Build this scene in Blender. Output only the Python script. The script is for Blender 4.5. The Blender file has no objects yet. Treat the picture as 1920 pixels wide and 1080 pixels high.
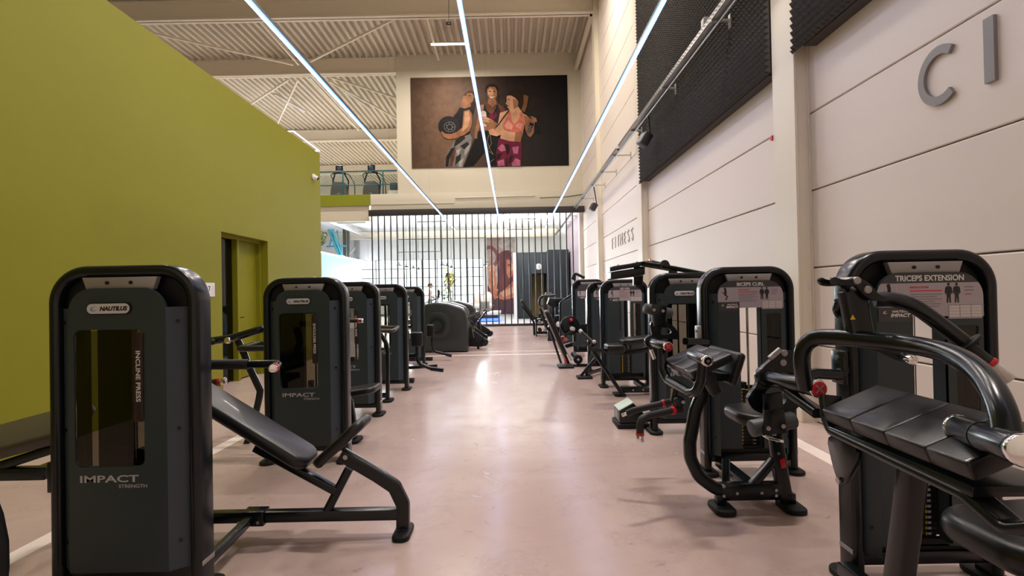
import bpy, bmesh, math, random
from mathutils import Vector, Matrix
from mathutils.geometry import tessellate_polygon
V = Vector
pi = math.pi
sc = bpy.context.scene
COL = sc.collection

# ------------------------------------------------------------------ camera
FPX, ROLL, PITCH, EYE = 1000.0, math.radians(1.1), math.radians(0.516), 1.4
_f = V((0, math.cos(PITCH), math.sin(PITCH)))
_u0 = V((0, -math.sin(PITCH), math.cos(PITCH)))
_r0 = V((1, 0, 0))
_r = math.cos(ROLL) * _r0 - math.sin(ROLL) * _u0
_u = math.cos(ROLL) * _u0 + math.sin(ROLL) * _r0
cam_d = bpy.data.cameras.new('camera')
cam = bpy.data.objects.new('camera', cam_d)
COL.objects.link(cam)
cam_d.sensor_width = 36.0
cam_d.lens = 36.0 * FPX / 1920.0
cam_d.clip_start = 0.05
cam_d.clip_end = 300
cam.matrix_world = Matrix(((_r.x, _u.x, -_f.x, 0), (_r.y, _u.y, -_f.y, 0), (_r.z, _u.z, -_f.z, EYE), (0, 0, 0, 1)))
sc.camera = cam

def _ray(px, py):
    return _f + (px - 960) / FPX * _r + (540 - py) / FPX * _u
def P(px, py, Y):            # where the line of sight through a photo pixel meets the plane y = Y
    d = _ray(px, py); return V((0, 0, EYE)) + d * (Y / d.y)
def PZ(px, py, Z):           # ... the horizontal plane z = Z
    d = _ray(px, py); return V((0, 0, EYE)) + d * ((Z - EYE) / d.z)
def PX(px, py, X):           # ... the plane x = X
    d = _ray(px, py); return V((0, 0, EYE)) + d * (X / d.x)

# ------------------------------------------------------------------ world, exposure, lamps
w = bpy.data.worlds.new('sky'); sc.world = w; w.use_nodes = True
bg = w.node_tree.nodes['Background']
bg.inputs[0].default_value = (0.92, 0.97, 1.0, 1); bg.inputs[1].default_value = 2.6
sc.view_settings.view_transform = 'Standard'
sc.view_settings.look = 'None'
sc.view_settings.gamma = 1
sc.view_settings.use_curve_mapping = False
sc.view_settings.exposure = 0.0
try:
    sc.cycles.max_bounces = 8; sc.cycles.diffuse_bounces = 4; sc.cycles.glossy_bounces = 4
    sc.cycles.transparent_max_bounces = 16; sc.cycles.sample_clamp_indirect = 6.0
    sc.cycles.caustics_reflective = False; sc.cycles.caustics_refractive = False
except Exception:
    pass

def area(name, loc, size, power, color, rot=(0, 0, 0), spread=pi):
    l = bpy.data.lights.new(name, 'AREA'); l.shape = 'RECTANGLE'
    l.size, l.size_y = size; l.energy = power; l.color = color; l.spread = spread
    o = bpy.data.objects.new(name, l); o.location = loc; o.rotation_euler = rot
    COL.objects.link(o); return o
WARM, COOL = (1.0, 0.90, 0.78), (0.93, 0.97, 1.0)
# hall luminaires and added fill lamps under the roof deck (x, y); only the first has a housing
LUMS_AND_FILL = [(-2.3, 20.8, .75), (-2.0, 14.8, .75), (1.2, 14.8, .75), (-2.0, 8.8, .75), (1.2, 8.8, .75), (1.9, 4.2, 1.7), (-8.5, 20.8, 1), (-8.5, 12, .8), (-9.5, 30.5, 1.3), (-14, 26, 1), (-6.5, 38, 1.3), (-11, 44, 1.3)]  # added fill: the lamp nearest the camera and those over the mezzanine
for i, (x, y, k) in enumerate(LUMS_AND_FILL):
    area('roof_and_fill_lamp', (x, y, 11.1), (1.35, 0.14), 295 * k, WARM)
# daylight outside the café windows
area('window_daylight', (-4.6, 35.9, 2.1), (8.5, 3.4), 2600, (0.92, 0.97, 1.0), (math.radians(-90), 0, 0))
# uplights added on the bright room's dark strips to brighten its white ceiling (housings further down)
STRIPS = [((632, 686, 418), 'near the green wall'), ((782, 836, 416), 'above the middle of the bars'), ((949, 1005, 411), 'near the panelled wall'), ((950, 998, 430.5), 'deeper in near the ring poster')]
for (xa_, xb_, py_), _ in STRIPS:
    q_ = (PZ(xa_, py_, 4.9) + PZ(xb_, py_, 4.9)) / 2; area('ceiling_fill_light', q_ + V((0, 0, .05)), (1.3, .08), 3200, (1.0, 0.97, 0.92), (pi, 0, 0))

# ------------------------------------------------------------------ materials
def lin(c):
    if isinstance(c, str):
        c = [int(c[i:i + 2], 16) / 255 for i in (0, 2, 4)]
        c = [x / 12.92 if x <= .04045 else ((x + .055) / 1.055) ** 2.4 for x in c]
    return (c[0], c[1], c[2], 1.0)
MATS = {}
def mat(name, col, rough=.5, metal=0.0, bump=None, var=None, emit=None, spec=.5, coat=0.0, ani=None):
    """bump=(scale, strength); var=(scale, second colour, amount)"""
    m = bpy.data.materials.new(name); m.use_nodes = True; MATS[name] = m
    nt = m.node_tree; b = nt.nodes['Principled BSDF']
    b.inputs['Base Color'].default_value = lin(col)
    b.inputs['Roughness'].default_value = rough; b.inputs['Metallic'].default_value = metal
    b.inputs['Specular IOR Level'].default_value = spec
    b.inputs['Coat Weight'].default_value = coat
    tc = nt.nodes.new('ShaderNodeTexCoord')
    if var:
        n = nt.nodes.new('ShaderNodeTexNoise'); n.inputs['Scale'].default_value = var[0]; n.inputs['Detail'].default_value = 5
        nt.links.new(tc.outputs['Object'], n.inputs['Vector'])
        r = nt.nodes.new('ShaderNodeValToRGB')
        r.color_ramp.elements[0].position = .5 - var[2]; r.color_ramp.elements[1].position = .5 + var[2]
        r.color_ramp.elements[0].color = lin(col); r.color_ramp.elements[1].color = lin(var[1])
        nt.links.new(n.outputs[0], r.inputs[0]); nt.links.new(r.outputs[0], b.inputs['Base Color'])
    if bump:
        n = nt.nodes.new('ShaderNodeTexNoise'); n.inputs['Scale'].default_value = bump[0]; n.inputs['Detail'].default_value = 3
        nt.links.new(tc.outputs['Object'], n.inputs['Vector'])
        bp = nt.nodes.new('ShaderNodeBump'); bp.inputs['Strength'].default_value = bump[1]; bp.inputs['Distance'].default_value = .01
        nt.links.new(n.outputs[0], bp.inputs['Height']); nt.links.new(bp.outputs[0], b.inputs['Normal'])
    if emit:
        b.inputs['Emission Color'].default_value = lin(emit[0]); b.inputs['Emission Strength'].default_value = emit[1]
    return m
def glassy(name, tint, gloss=.08, rough=.02):
    m = bpy.data.materials.new(name); m.use_nodes = True; MATS[name] = m
    nt = m.node_tree; nt.nodes.remove(nt.nodes['Principled BSDF'])
    out = nt.nodes['Material Output']
    t = nt.nodes.new('ShaderNodeBsdfTransparent'); t.inputs[0].default_value = lin(tint)
    g = nt.nodes.new('ShaderNodeBsdfGlossy'); g.inputs['Roughness'].default_value = rough
    fr = nt.nodes.new('ShaderNodeFresnel'); fr.inputs[0].default_value = 1.45
    mx = nt.nodes.new('ShaderNodeMixShader')
    nt.links.new(fr.outputs[0], mx.inputs[0]); nt.links.new(t.outputs[0], mx.inputs[1]); nt.links.new(g.outputs[0], mx.inputs[2])
    nt.links.new(mx.outputs[0], out.inputs[0]); return m

mat('frame_black', (.004, .0072, .0105), .21, bump=(900, .03), spec=.42)
mat('shroud_grey', (.021, .037, .044), .42, bump=(1200, .06))
mat('shroud_dark', (.006, .007, .008), .5, spec=.3)
mat('shroud_edge', (.032, .052, .070), .42)
mat('vinyl', (.008, .0085, .0105), .36, bump=(260, .08), coat=.06, spec=.4)
mat('vinyl_brown', (.055, .045, .038), .35, bump=(260, .08))
mat('rubber', (.007, .0075, .008), .6, spec=.3)
mat('foam_grip', (.010, .011, .014), .6, bump=(500, .1))
mat('roller_grey', (.045, .05, .058), .5)
mat('silver', (.36, .35, .36), .42, .5)
mat('steel', (.42, .42, .43), .28, 1)
mat('gunmetal', (.07, .07, .075), .3, .8)
mat('chrome', (.8, .8, .82), .09, 1)
mat('red', (.55, .008, .02), .3)
mat('white', (.78, .78, .76), .5)
mat('plate_lilac', (.42, .38, .43), .5)
mat('plate_pale', (.62, .58, .58), .5)
mat('plate_dark', (.045, .047, .052), .4)
mat('badge', (.62, .60, .62), .35)
mat('blue_mark', (.02, .36, .75), .4)
mat('ink', (.015, .015, .018), .5)
mat('ink_grey', (.45, .46, .48), .5)
mat('ink_red', (.6, .06, .08), .5)
mat('ink_line', (.2, .18, .2), .5)
mat('yellow', (.75, .52, .02), .45)
mat('label_maroon', (.011, .007, .009), .4)
mat('dim_red', (.075, .005, .007), .4)
mat('weight_iron', (.010, .010, .010), .55)
mat('pale_green', (.50, .62, .55), .5)
glassy('smoked', (.42, .40, .36))
glassy('clear', (.93, .96, .96))
glassy('rail_glass', (.90, .95, .95))
mat('frosted_blue', (.24, .46, .52), .6, spec=.2)
mat('cream', (.68, .64, .53), .55, var=(.35, (.65, .61, .505), .3))
mat('cream_wall', (.84, .755, .68), .5, bump=(60, .02), var=(.25, (.805, .72, .65), .3))
mat('cream_dark', (.20, .17, .14), .7)
mat('pillar_cream', (.78, .72, .60), .45)
mat('deck', (.66, .60, .50), .45, var=(.4, (.60, .54, .45), .3))
mat('lime', (.222, .220, .0105), .55, bump=(180, .03), var=(.6, (.210, .208, .0098), .3), spec=.25)
mat('lime_fascia', (.24, .27, .012), .5)
mat('foam_black', (.062, .056, .052), .85, bump=(200, .1))
mat('letter_grey', (.25, .24, .235), .45)
mat('galv', (.42, .43, .42), .35, .7, var=(8, (.5, .5, .5), .2))
mat('dark_beam', (.030, .028, .028), .5)
mat('bar_black', (.020, .020, .020), .38)
mat('white_wall', (.82, .82, .80), .6)
mat('white_ceiling', (.93, .92, .90), .6)
mat('room_floor', (.50, .51, .52), .35)
mat('teal', (.015, .12, .16), .4)
mat('teal_bright', (.03, .22, .30), .4)
mat('grey_plastic', (.10, .095, .09), .45)
mat('machine_green', (.018, .025, .026), .32, coat=.2)
mat('machine_hub', (.008, .010, .010), .3)
mat('machine_disc', (.018, .024, .024), .28)
mat('line_pink', (.84, .74, .71), .4)
mat('led', (.8, .9, 1), .4, emit=((.76, .77, .97), 25.0))
mat('led_house', (.05, .06, .10), .4)
mat('led_halo', (.3, .5, 1), .4, emit=((.05, .28, 1.0), 2.6))  # blue halo of the LED line, put in as a dim glow
mat('lamp_on', (1, 1, 1), .4, emit=((1, .93, .80), 8.0))
mat('lamp_off', (.55, .53, .5), .5)
mat('mullion', (.06, .065, .055), .5)
mat('black_room', (.004, .006, .008), .5, spec=.15)
mat('ochre', (.50, .34, .10), .6)
mat('lilac_wall', (.22, .17, .20), .6)
mat('blue_led', (.1, .2, 1), .4, emit=((.03, .12, 1.0), 3.0))
mat('leaf_green', (.10, .16, .03), .5)
mat('leaf_yellow', (.40, .32, .06), .5)
mat('bark', (.12, .08, .05), .8)
mat('pot', (.10, .10, .10), .6)
mat('skin', (.45, .26, .18), .5)
mat('hair', (.012, .009, .008), .5)
mat('shirt_white', (.70, .66, .62), .7)
mat('shorts_dark', (.02, .02, .025), .7)
mat('paper', (.75, .74, .72), .6)
mat('speaker_black', (.02, .02, .022), .5)
mat('speaker_grey', (.18, .18, .19), .6)
mat('camera_white', (.7, .68, .64), .35)
# prints on the posters
for n, c in dict(p_skin=(.34, .15, .075), p_skin_hi=(.62, .34, .20), p_skin_lo=(.14, .055, .03), p_hair=(.030, .015, .010), p_hair_lo=(.10, .04, .02),
                 p_blond=(.20, .095, .04), p_black=(.010, .009, .010), p_ball=(.018, .017, .018), p_ballmark=(.22, .21, .22), p_top=(.030, .018, .022), p_coral=(.62, .16, .12),
                 p_coral_hi=(.80, .34, .25), p_legg=(.16, .012, .045), p_legg_hi=(.55, .16, .26), p_legg_lo=(.03, .006, .012), p_camo=(.22, .20, .19), p_camo_lo=(.025, .023, .024),
                 p_camo_hi=(.45, .42, .40), p_bottle=(.72, .58, .50), p_cable=(.35, .26, .2), p_white=(.8, .75, .7),
                 r_bg=(.42, .31, .29), r_bg2=(.52, .45, .41), r_plum=(.07, .022, .028), r_deep=(.045, .02, .03), r_skin=(.46, .17, .11), r_skin_hi=(.70, .36, .26), r_hair=(.075, .018, .022), r_ring=(.15, .06, .06)).items():
    mat(n, c, .5, spec=.12, var=(3.2, tuple(x * .42 for x in c), .3))

def floor_material():
    m = bpy.data.materials.new('polished_concrete'); m.use_nodes = True; MATS['floor'] = m
    nt = m.node_tree; N = nt.nodes.new; Lk = nt.links.new; b = nt.nodes['Principled BSDF']
    tc = N('ShaderNodeTexCoord')
    def noise(s, d=6, r=.55, dist=0):
        n = N('ShaderNodeTexNoise'); n.inputs['Scale'].default_value = s; n.inputs['Detail'].default_value = d
        n.inputs['Roughness'].default_value = r; n.inputs['Distortion'].default_value = dist
        Lk(tc.outputs['Object'], n.inputs['Vector']); return n
    def ramp(src, stops):
        r = N('ShaderNodeValToRGB'); e = r.color_ramp.elements
        while len(e) < len(stops): e.new(.5)
        for i, (p, c) in enumerate(stops): e[i].position = p; e[i].color = c
        Lk(src, r.inputs[0]); return r
    a = noise(.55, 8, .6, .6); c = noise(2.1, 12, .74, .4); d = noise(9, 9, .75, .5)
    base = ramp(a.outputs[0], [(.3, lin((.44, .33, .305))), (.5, lin((.495, .375, .348))), (.7, lin((.56, .44, .41)))])
    st = ramp(c.outputs[0], [(.30, (.62, .56, .53, 1)), (.48, (.97, .97, .97, 1)), (.7, (1.06, 1.06, 1.06, 1))])
    sp = ramp(d.outputs[0], [(.33, (.45, .4, .37, 1)), (.39, (1, 1, 1, 1)), (1, (1, 1, 1, 1))])
    m1 = N('ShaderNodeMix'); m1.data_type = 'RGBA'; m1.blend_type = 'MULTIPLY'; m1.inputs[0].default_value = .5
    Lk(base.outputs[0], m1.inputs[6]); Lk(st.outputs[0], m1.inputs[7])
    m2 = N('ShaderNodeMix'); m2.data_type = 'RGBA'; m2.blend_type = 'MULTIPLY'; m2.inputs[0].default_value = .5
    Lk(m1.outputs[2], m2.inputs[6]); Lk(sp.outputs[0], m2.inputs[7])
    Lk(m2.outputs[2], b.inputs['Base Color'])
    rr = ramp(c.outputs[0], [(.3, (.30, .30, .30, 1)), (.7, (.15, .15, .15, 1))])
    Lk(rr.outputs[0], b.inputs['Roughness']); b.inputs['Specular IOR Level'].default_value = .36
    bp = N('ShaderNodeBump'); bp.inputs['Strength'].default_value = .05; bp.inputs['Distance'].default_value = .02
    Lk(a.outputs[0], bp.inputs['Height']); Lk(bp.outputs[0], b.inputs['Normal'])
floor_material()

def poster_bg():
    m = bpy.data.materials.new('poster_concrete'); m.use_nodes = True; MATS['poster_bg'] = m
    nt = m.node_tree; N = nt.nodes.new; Lk = nt.links.new; b = nt.nodes['Principled BSDF']
    tc = N('ShaderNodeTexCoord'); sx = N('ShaderNodeSeparateXYZ'); Lk(tc.outputs['Generated'], sx.inputs[0])
    r = N('ShaderNodeValToRGB'); e = r.color_ramp.elements
    stops = [(0, (.09, .055, .038)), (.22, (.17, .10, .066)), (.45, (.075, .046, .034)), (.62, (.026, .018, .016)), (1, (.008, .008, .009))]
    while len(e) < len(stops): e.new(.5)
    for i, (p, c) in enumerate(stops): e[i].position = p; e[i].color = lin(c)
    Lk(sx.outputs[0], r.inputs[0])
    n = N('ShaderNodeTexNoise'); n.inputs['Scale'].default_value = 3; n.inputs['Detail'].default_value = 9; n.inputs['Roughness'].default_value = .7
    Lk(tc.outputs['Object'], n.inputs['Vector'])
    r2 = N('ShaderNodeValToRGB'); r2.color_ramp.elements[0].position = .3; r2.color_ramp.elements[0].color = (.45, .42, .4, 1); r2.color_ramp.elements[1].position = .6
    Lk(n.outputs[0], r2.inputs[0])
    mx = N('ShaderNodeMix'); mx.data_type = 'RGBA'; mx.blend_type = 'MULTIPLY'; mx.inputs[0].default_value = .6
    Lk(r.outputs[0], mx.inputs[6]); Lk(r2.outputs[0], mx.inputs[7]); Lk(mx.outputs[2], b.inputs['Base Color'])
    b.inputs['Roughness'].default_value = .5; b.inputs['Specular IOR Level'].default_value = .12
poster_bg()

# ------------------------------------------------------------------ mesh builder
def rrect(w, h, r, n=3):
    r = min(r, w / 2 - 1e-4, h / 2 - 1e-4); out = []
    for cx, cy, a0 in ((w / 2 - r, h / 2 - r, 0), (-w / 2 + r, h / 2 - r, 90), (-w / 2 + r, -h / 2 + r, 180), (w / 2 - r, -h / 2 + r, 270)):
        for i in range(n + 1):
            a = math.radians(a0 + 90 * i / n); out.append((cx + r * math.cos(a), cy + r * math.sin(a)))
    return out
def circ(r, n=14):
    return [(r * math.cos(2 * pi * i / n), r * math.sin(2 * pi * i / n)) for i in range(n)]
def shift(poly, dx, dy):
    return [(x + dx, y + dy) for x, y in poly]
def fillet(pts, r, n=7):
    pts = [V(p) for p in pts]; out = [pts[0]]
    for i in range(1, len(pts) - 1):
        a, b, c = pts[i - 1], pts[i], pts[i + 1]
        d1, d2 = a - b, c - b; l1, l2 = d1.length, d2.length
        if l1 < 1e-6 or l2 < 1e-6: continue
        d1 /= l1; d2 /= l2; ang = d1.angle(d2, pi)
        if ang > pi - .04: out.append(b); continue
        ri = r[i] if isinstance(r, (list, tuple)) else r
        t = min(ri / math.tan(ang / 2), l1 * .49, l2 * .49); rr = t * math.tan(ang / 2)
        bis = (d1 + d2).normalized(); cc = b + bis * (rr / math.sin(ang / 2))
        s, e = b + d1 * t - cc, b + d2 * t - cc; tot = s.angle(e, 0); ax = s.cross(e)
        if ax.length < 1e-9: out.append(b); continue
        ax.normalize()
        for k in range(n + 1): out.append(cc + Matrix.Rotation(tot * k / n, 3, ax) @ s)
    out.append(pts[-1]); return out

def spline(pts, n=8):
    pts = [V(p) for p in pts]; e = [pts[0] * 2 - pts[1]] + pts + [pts[-1] * 2 - pts[-2]]; out = []
    for i in range(1, len(e) - 2):
        a, b, c, d = e[i - 1:i + 3]
        for k in range(n):
            t = k / n; out.append(.5 * (2 * b + (c - a) * t + (2 * a - 5 * b + 4 * c - d) * t * t + (3 * b - a - 3 * c + d) * t ** 3))
    return out + [pts[-1]]

class MB:
    def __init__(s): s.v = []; s.f = []; s.m = []; s.slots = []; s.M = Matrix()
    def mi(s, name):
        if name not in s.slots: s.slots.append(name)
        return s.slots.index(name)
    def raw(s, vs, fs, mat):
        o = len(s.v); k = s.mi(mat)
        s.v += [tuple(s.M @ V(p)) for p in vs]
        for f in fs: s.f.append(tuple(o + i for i in f)); s.m.append(k)
        return s
    def bm(s, b, mat):
        b.verts.index_update()
        s.raw([v.co.copy() for v in b.verts], [[v.index for v in f.verts] for f in b.faces], mat); b.free(); return s
    def box(s, c, size, mat, bev=0.0, seg=2, R=None):
        b = bmesh.new(); bmesh.ops.create_cube(b, size=1.0)
        for v in b.verts: v.co = V((v.co.x * size[0], v.co.y * size[1], v.co.z * size[2]))
        if bev > 0: bmesh.ops.bevel(b, geom=list(b.edges), offset=min(bev, min(size) * .49), segments=seg, affect='EDGES', profile=.5)
        T = Matrix.Translation(V(c))
        if R is not None: T = T @ (R.to_4x4() if len(R) == 3 else R)
        for v in b.verts: v.co = T @ v.co
        return s.bm(b, mat)
    def bb(s, lo, hi, mat, bev=0.0, seg=2):
        lo, hi = V(lo), V(hi); return s.box((lo + hi) / 2, [abs(x) for x in (hi - lo)], mat, bev, seg)
    def prism(s, poly, o, ex, ey, ez, depth, mat, bev=0.0, seg=2, holes=()):
        o, ex, ey, ez = V(o), V(ex), V(ey), V(ez)
        if holes:
            rings = [[V((x, y, 0)) for x, y in poly]] + [[V((x, y, 0)) for x, y in h] for h in holes]
            tri = tessellate_polygon(rings); flat = [p for r in rings for p in r]
            A = [o + ex * p.x + ey * p.y for p in flat]; n = len(A); B = [p + ez * depth for p in A]
            fs = [tuple(t) for t in tri] + [tuple(n + i for i in reversed(t)) for t in tri]; k = 0
            for r in rings:
                L = len(r)
                for i in range(L): a, c = k + i, k + (i + 1) % L; fs.append((a, c, n + c, n + a))
                k += L
            return s.raw(A + B, fs, mat)
        b = bmesh.new()
        A = [b.verts.new(o + ex * x + ey * y) for x, y in poly]; B = [b.verts.new(o + ex * x + ey * y + ez * depth) for x, y in poly]
        n = len(A); f1 = b.faces.new(A); f2 = b.faces.new(list(reversed(B)))
        for i in range(n): b.faces.new((A[(i + 1) % n], A[i], B[i], B[(i + 1) % n]))
        bmesh.ops.recalc_face_normals(b, faces=b.faces)
        if bev > 0:
            ed = list(set(f1.edges) | set(f2.edges)); bmesh.ops.bevel(b, geom=ed, offset=bev, segments=seg, affect='EDGES', profile=.5)
        return s.bm(b, mat)
    def pprism(s, pix, Y, depth, mat, bev=0.0, holes=()):      # outline seen at depth Y, given as photo pixels
        q = [P(x, y, Y) for x, y in pix]; hs = [[(P(x, y, Y).x, P(x, y, Y).z) for x, y in h] for h in holes]
        return s.prism([(a.x, a.z) for a in q], (0, Y, 0), (1, 0, 0), (0, 0, 1), (0, 1, 0), depth, mat, bev, 2, hs)
    def tube(s, pts, sec, mat, fil=0.0, up=None, caps=True, n=7, closed=False):
        if not isinstance(sec, list): sec = circ(sec)
        pts = fillet(pts, fil, n) if fil else [V(p) for p in pts]
        q = [pts[0]]
        for p in pts[1:]:
            if (p - q[-1]).length > 1e-5: q.append(p)
        pts = q; N = len(pts); K = len(sec); tang = []
        for i in range(N):
            a = pts[(i - 1) % N] if closed or i > 0 else pts[i]; c = pts[(i + 1) % N] if closed or i < N - 1 else pts[i]
            tang.append((c - a).normalized())
        t0 = tang[0]; up = V(up) if up is not None else (V((0, 0, 1)) if abs(t0.z) < .9 else V((0, 1, 0)))
        nx = up.cross(t0)
        if nx.length < 1e-5: nx = V((1, 0, 0)).cross(t0)
        nx.normalize(); vs = []
        for i in range(N):
            t = tang[i]
            if i > 0:
                qn = tang[i - 1].rotation_difference(t); nx = qn @ nx; nx = (nx - t * nx.dot(t)).normalized()
            ny = t.cross(nx); k = 1.0
            if 0 < i < N - 1:
                d1 = (pts[i] - pts[i - 1]).normalized(); k = 1 / max(.6, d1.dot(t))
            for x, y in sec: vs.append(pts[i] + nx * x * k + ny * y)
        fs = []
        for i in range(N if closed else N - 1):
            for j in range(K):
                a, b_ = i * K + j, i * K + (j + 1) % K; c, d = ((i + 1) % N) * K + (j + 1) % K, ((i + 1) % N) * K + j
                fs.append((a, b_, c, d))
        if caps and not closed: fs.append(tuple(reversed(range(K)))); fs.append(tuple((N - 1) * K + j for j in range(K)))
        return s.raw(vs, fs, mat)
    def cyl(s, p0, p1, r, mat, n=20, bev=0.0):
        p0, p1 = V(p0), V(p1); d = p1 - p0; L = d.length; h = min(bev, L * .45, r * .9)
        prof = [(0, r)] if not h else [(0, r - h), (h * .3, r - h * .3), (h, r)]
        prof = prof + [(L - a, b) for a, b in reversed(prof)]
        return s.lathe(prof, p0, d, mat, n)
    def lathe(s, prof, o, axis, mat, n=20):          # prof = [(distance along the axis, radius)]
        o, ax = V(o), V(axis).normalized(); e1 = ax.orthogonal().normalized(); e2 = ax.cross(e1); vs = []; fs = []
        for a, r in prof:
            for i in range(n):
                t = 2 * pi * i / n; vs.append(o + ax * a + (e1 * math.cos(t) + e2 * math.sin(t)) * max(r, 1e-4))
        for k in range(len(prof) - 1):
            for i in range(n): fs.append((k * n + i, k * n + (i + 1) % n, (k + 1) * n + (i + 1) % n, (k + 1) * n + i))
        fs.append(tuple(reversed(range(n)))); fs.append(tuple((len(prof) - 1) * n + i for i in range(n)))
        return s.raw(vs, fs, mat)
    def ball(s, c, r, mat, n=16, R=None):
        r = (r, r, r) if not isinstance(r, (tuple, list)) else r; b = bmesh.new()
        bmesh.ops.create_uvsphere(b, u_segments=n, v_segments=max(6, n * 2 // 3), radius=1)
        for v in b.verts:
            q = V((v.co.x * r[0], v.co.y * r[1], v.co.z * r[2]))
            if R is not None: q = R @ q
            v.co = q + V(c)
        return s.bm(b, mat)
    def flat(s, poly, o, ex, ey, mat):
        o, ex, ey = V(o), V(ex), V(ey); return s.raw([o + ex * x + ey * y for x, y in poly], [tuple(range(len(poly)))], mat)
    def text(s, txt, size, o, ex, ey, mat, depth=.002, align='CENTER', shear=0.0, bold=0.0, width=None, res=3):
        """lettering whose baseline point is o; ex, ey its directions, thickness towards the reader"""
        cu = bpy.data.curves.new('lettering', 'FONT'); cu.body = txt; cu.size = size; cu.align_x = align
        cu.shear = shear; cu.offset = bold; cu.resolution_u = res
        ob = bpy.data.objects.new('lettering', cu); me = bpy.data.meshes.new_from_object(ob)
        o, ex, ey = V(o), V(ex).normalized(), V(ey).normalized(); ez = ex.cross(ey)
        xs = [v.co.x for v in me.vertices]; k = 1.0
        if width and xs: k = width / (max(xs) - min(xs))
        b = bmesh.new(); b.from_mesh(me)
        if depth:
            r = bmesh.ops.extrude_face_region(b, geom=list(b.faces))
            for e in r['geom']:
                if isinstance(e, bmesh.types.BMVert): e.co.z += depth
        for v in b.verts: v.co = o + ex * (v.co.x * k) + ey * v.co.y + ez * v.co.z
        s.bm(b, mat); bpy.data.objects.remove(ob); bpy.data.curves.remove(cu); bpy.data.meshes.remove(me); return s
    def build(s, name, parent=None, origin=None, label=None, sharp=38):
        me = bpy.data.meshes.new(name)
        if parent is not None:
            r = parent
            while r is not None: s_off = r; r = r.parent
            off = Matrix.Translation(ROOTLOC.get(s_off.name, V((0, 0, 0)))).inverted()
        else:
            off = Matrix.Translation(-V(origin)) if origin is not None else Matrix()
        me.from_pydata([tuple(off @ V(p)) for p in s.v], [], s.f)
        for n in s.slots: me.materials.append(MATS[n])
        for i, p in enumerate(me.polygons): p.material_index = s.m[i]; p.use_smooth = True
        b = bmesh.new(); b.from_mesh(me); bmesh.ops.recalc_face_normals(b, faces=b.faces); b.to_mesh(me); b.free()
        me.set_sharp_from_angle(angle=math.radians(sharp)); me.update()
        o = bpy.data.objects.new(name, me); COL.objects.link(o)
        if parent is not None: o.parent = parent
        elif origin is not None: o.location = origin; ROOTLOC[o.name] = V(origin)
        if label: o['label'] = label
        return o
ROOTLOC = {}
def thing(name, label, cat, loc, group=None):
    o = bpy.data.objects.new(name, None); COL.objects.link(o); o.location = loc; o.empty_display_size = .1
    ROOTLOC[o.name] = V(loc); o['label'] = label; o['category'] = cat
    if group: o['group'] = group
    return o
def tag(o, label, cat, group=None, kind=None):
    if label: o['label'] = label
    if cat: o['category'] = cat
    if group: o['group'] = group
    if kind: o['kind'] = kind
    return o
def struct(name, mb, label=None, parent=None):
    o = mb.build(name, parent); o['kind'] = 'structure'
    if label: o['label'] = label
    return o
def part(mb, name, root, label=None):
    return mb.build(name, root, label=label)
# ------------------------------------------------------------------ the hall
XL, XR, XP = -4.5, 3.13, 2.97           # green wall, panel wall, pillar faces
YB = -4.0                               # wall behind the camera
YE = 23.0                               # end wall with the mural
YC = 35.3                               # far wall of the café
ZD = 11.75                              # roof deck
MEZ = 5.75                              # mezzanine floor

m = MB(); m.bb((-20, YB, -.2), (4, YE + .1, 0), 'floor'); struct('floor', m)
m = MB(); m.bb((-20, YE + .1, -.2), (5.5, YC + .4, 0), 'room_floor'); struct('floor', m)

# right wall: horizontal sandwich panels with open joints
m = MB()
m.bb((XR + .03, YB, 0), (XR + .25, YE + .1, 12.1), 'cream_dark')
ys = [YB, 5.75, 12.3, 18.4, YE + .1]
for k in range(15):
    z0, z1 = max(0, .8 * k + .006), .8 * k + .794
    for a, c in zip(ys, ys[1:]): m.bb((XR, a + .02, z0), (XR + .06, c - .02, z1), 'cream_wall', .008, 1)
struct('wall_right', m)
for a, c in ((5.52, 5.98), (12.08, 12.52), (18.16, 18.6), (23.06, 23.5)):     # H columns in front of the panels
    m = MB()
    m.bb((XP, a, 0), (XP + .025, c, 12), 'pillar_cream', .004, 1)
    m.bb((XP + .02, (a + c) / 2 - .03, 0), (XR + .02, (a + c) / 2 + .03, 12), 'pillar_cream')
    m.bb((XR - .02, a, 0), (XR, c, 12), 'pillar_cream', .004, 1)
    m.bb((XP + .02, a + .02, 0), (XR - .01, a + .045, 12), 'pillar_cream')
    struct('pillar', m)

# green box: a long wall with a recessed door, closed at its far end
GZ = 4.78; GY = 12.62; d0, d1, dz = PX(417, 600, XL).y, PX(504, 600, XL).y, 2.44
m = MB()
m.bb((XL - .3, YB, 0), (XL, d0, GZ), 'lime'); m.bb((XL - .3, d1, 0), (XL, GY, GZ), 'lime')
m.bb((XL - .3, d0, dz), (XL, d1, GZ), 'lime')
m.bb((-11, GY - .3, 0), (XL - .3, GY, GZ), 'lime'); m.bb((-11, YB, GZ - .3), (XL - .3, GY - .3, GZ - .001), 'lime')
struct('wall_left', m)
dm = PX(436, 600, XL - .2).y; dk = PX(441, 600, XL - .2).y
m = MB()
m.bb((XL - .26, dk + .03, .02), (XL - .2, d1 - .05, dz - .05), 'lime', .004)
door = struct('door_1', m, 'flush lime green door in the recess of the green wall')
m = MB(); m.bb((XL - .22, d1 - .05, 0), (XL - .13, d1 - .001, dz), 'lime'); m.bb((XL - .22, dk - .04, 0), (XL - .13, dk + .03, dz - .05), 'lime')
m.bb((XL - .22, d0 + .001, dz - .05), (XL - .13, d1 - .05, dz - .001), 'lime'); m.build('door_frame', door)
h = PX(450, 595, XL - .2)
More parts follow.
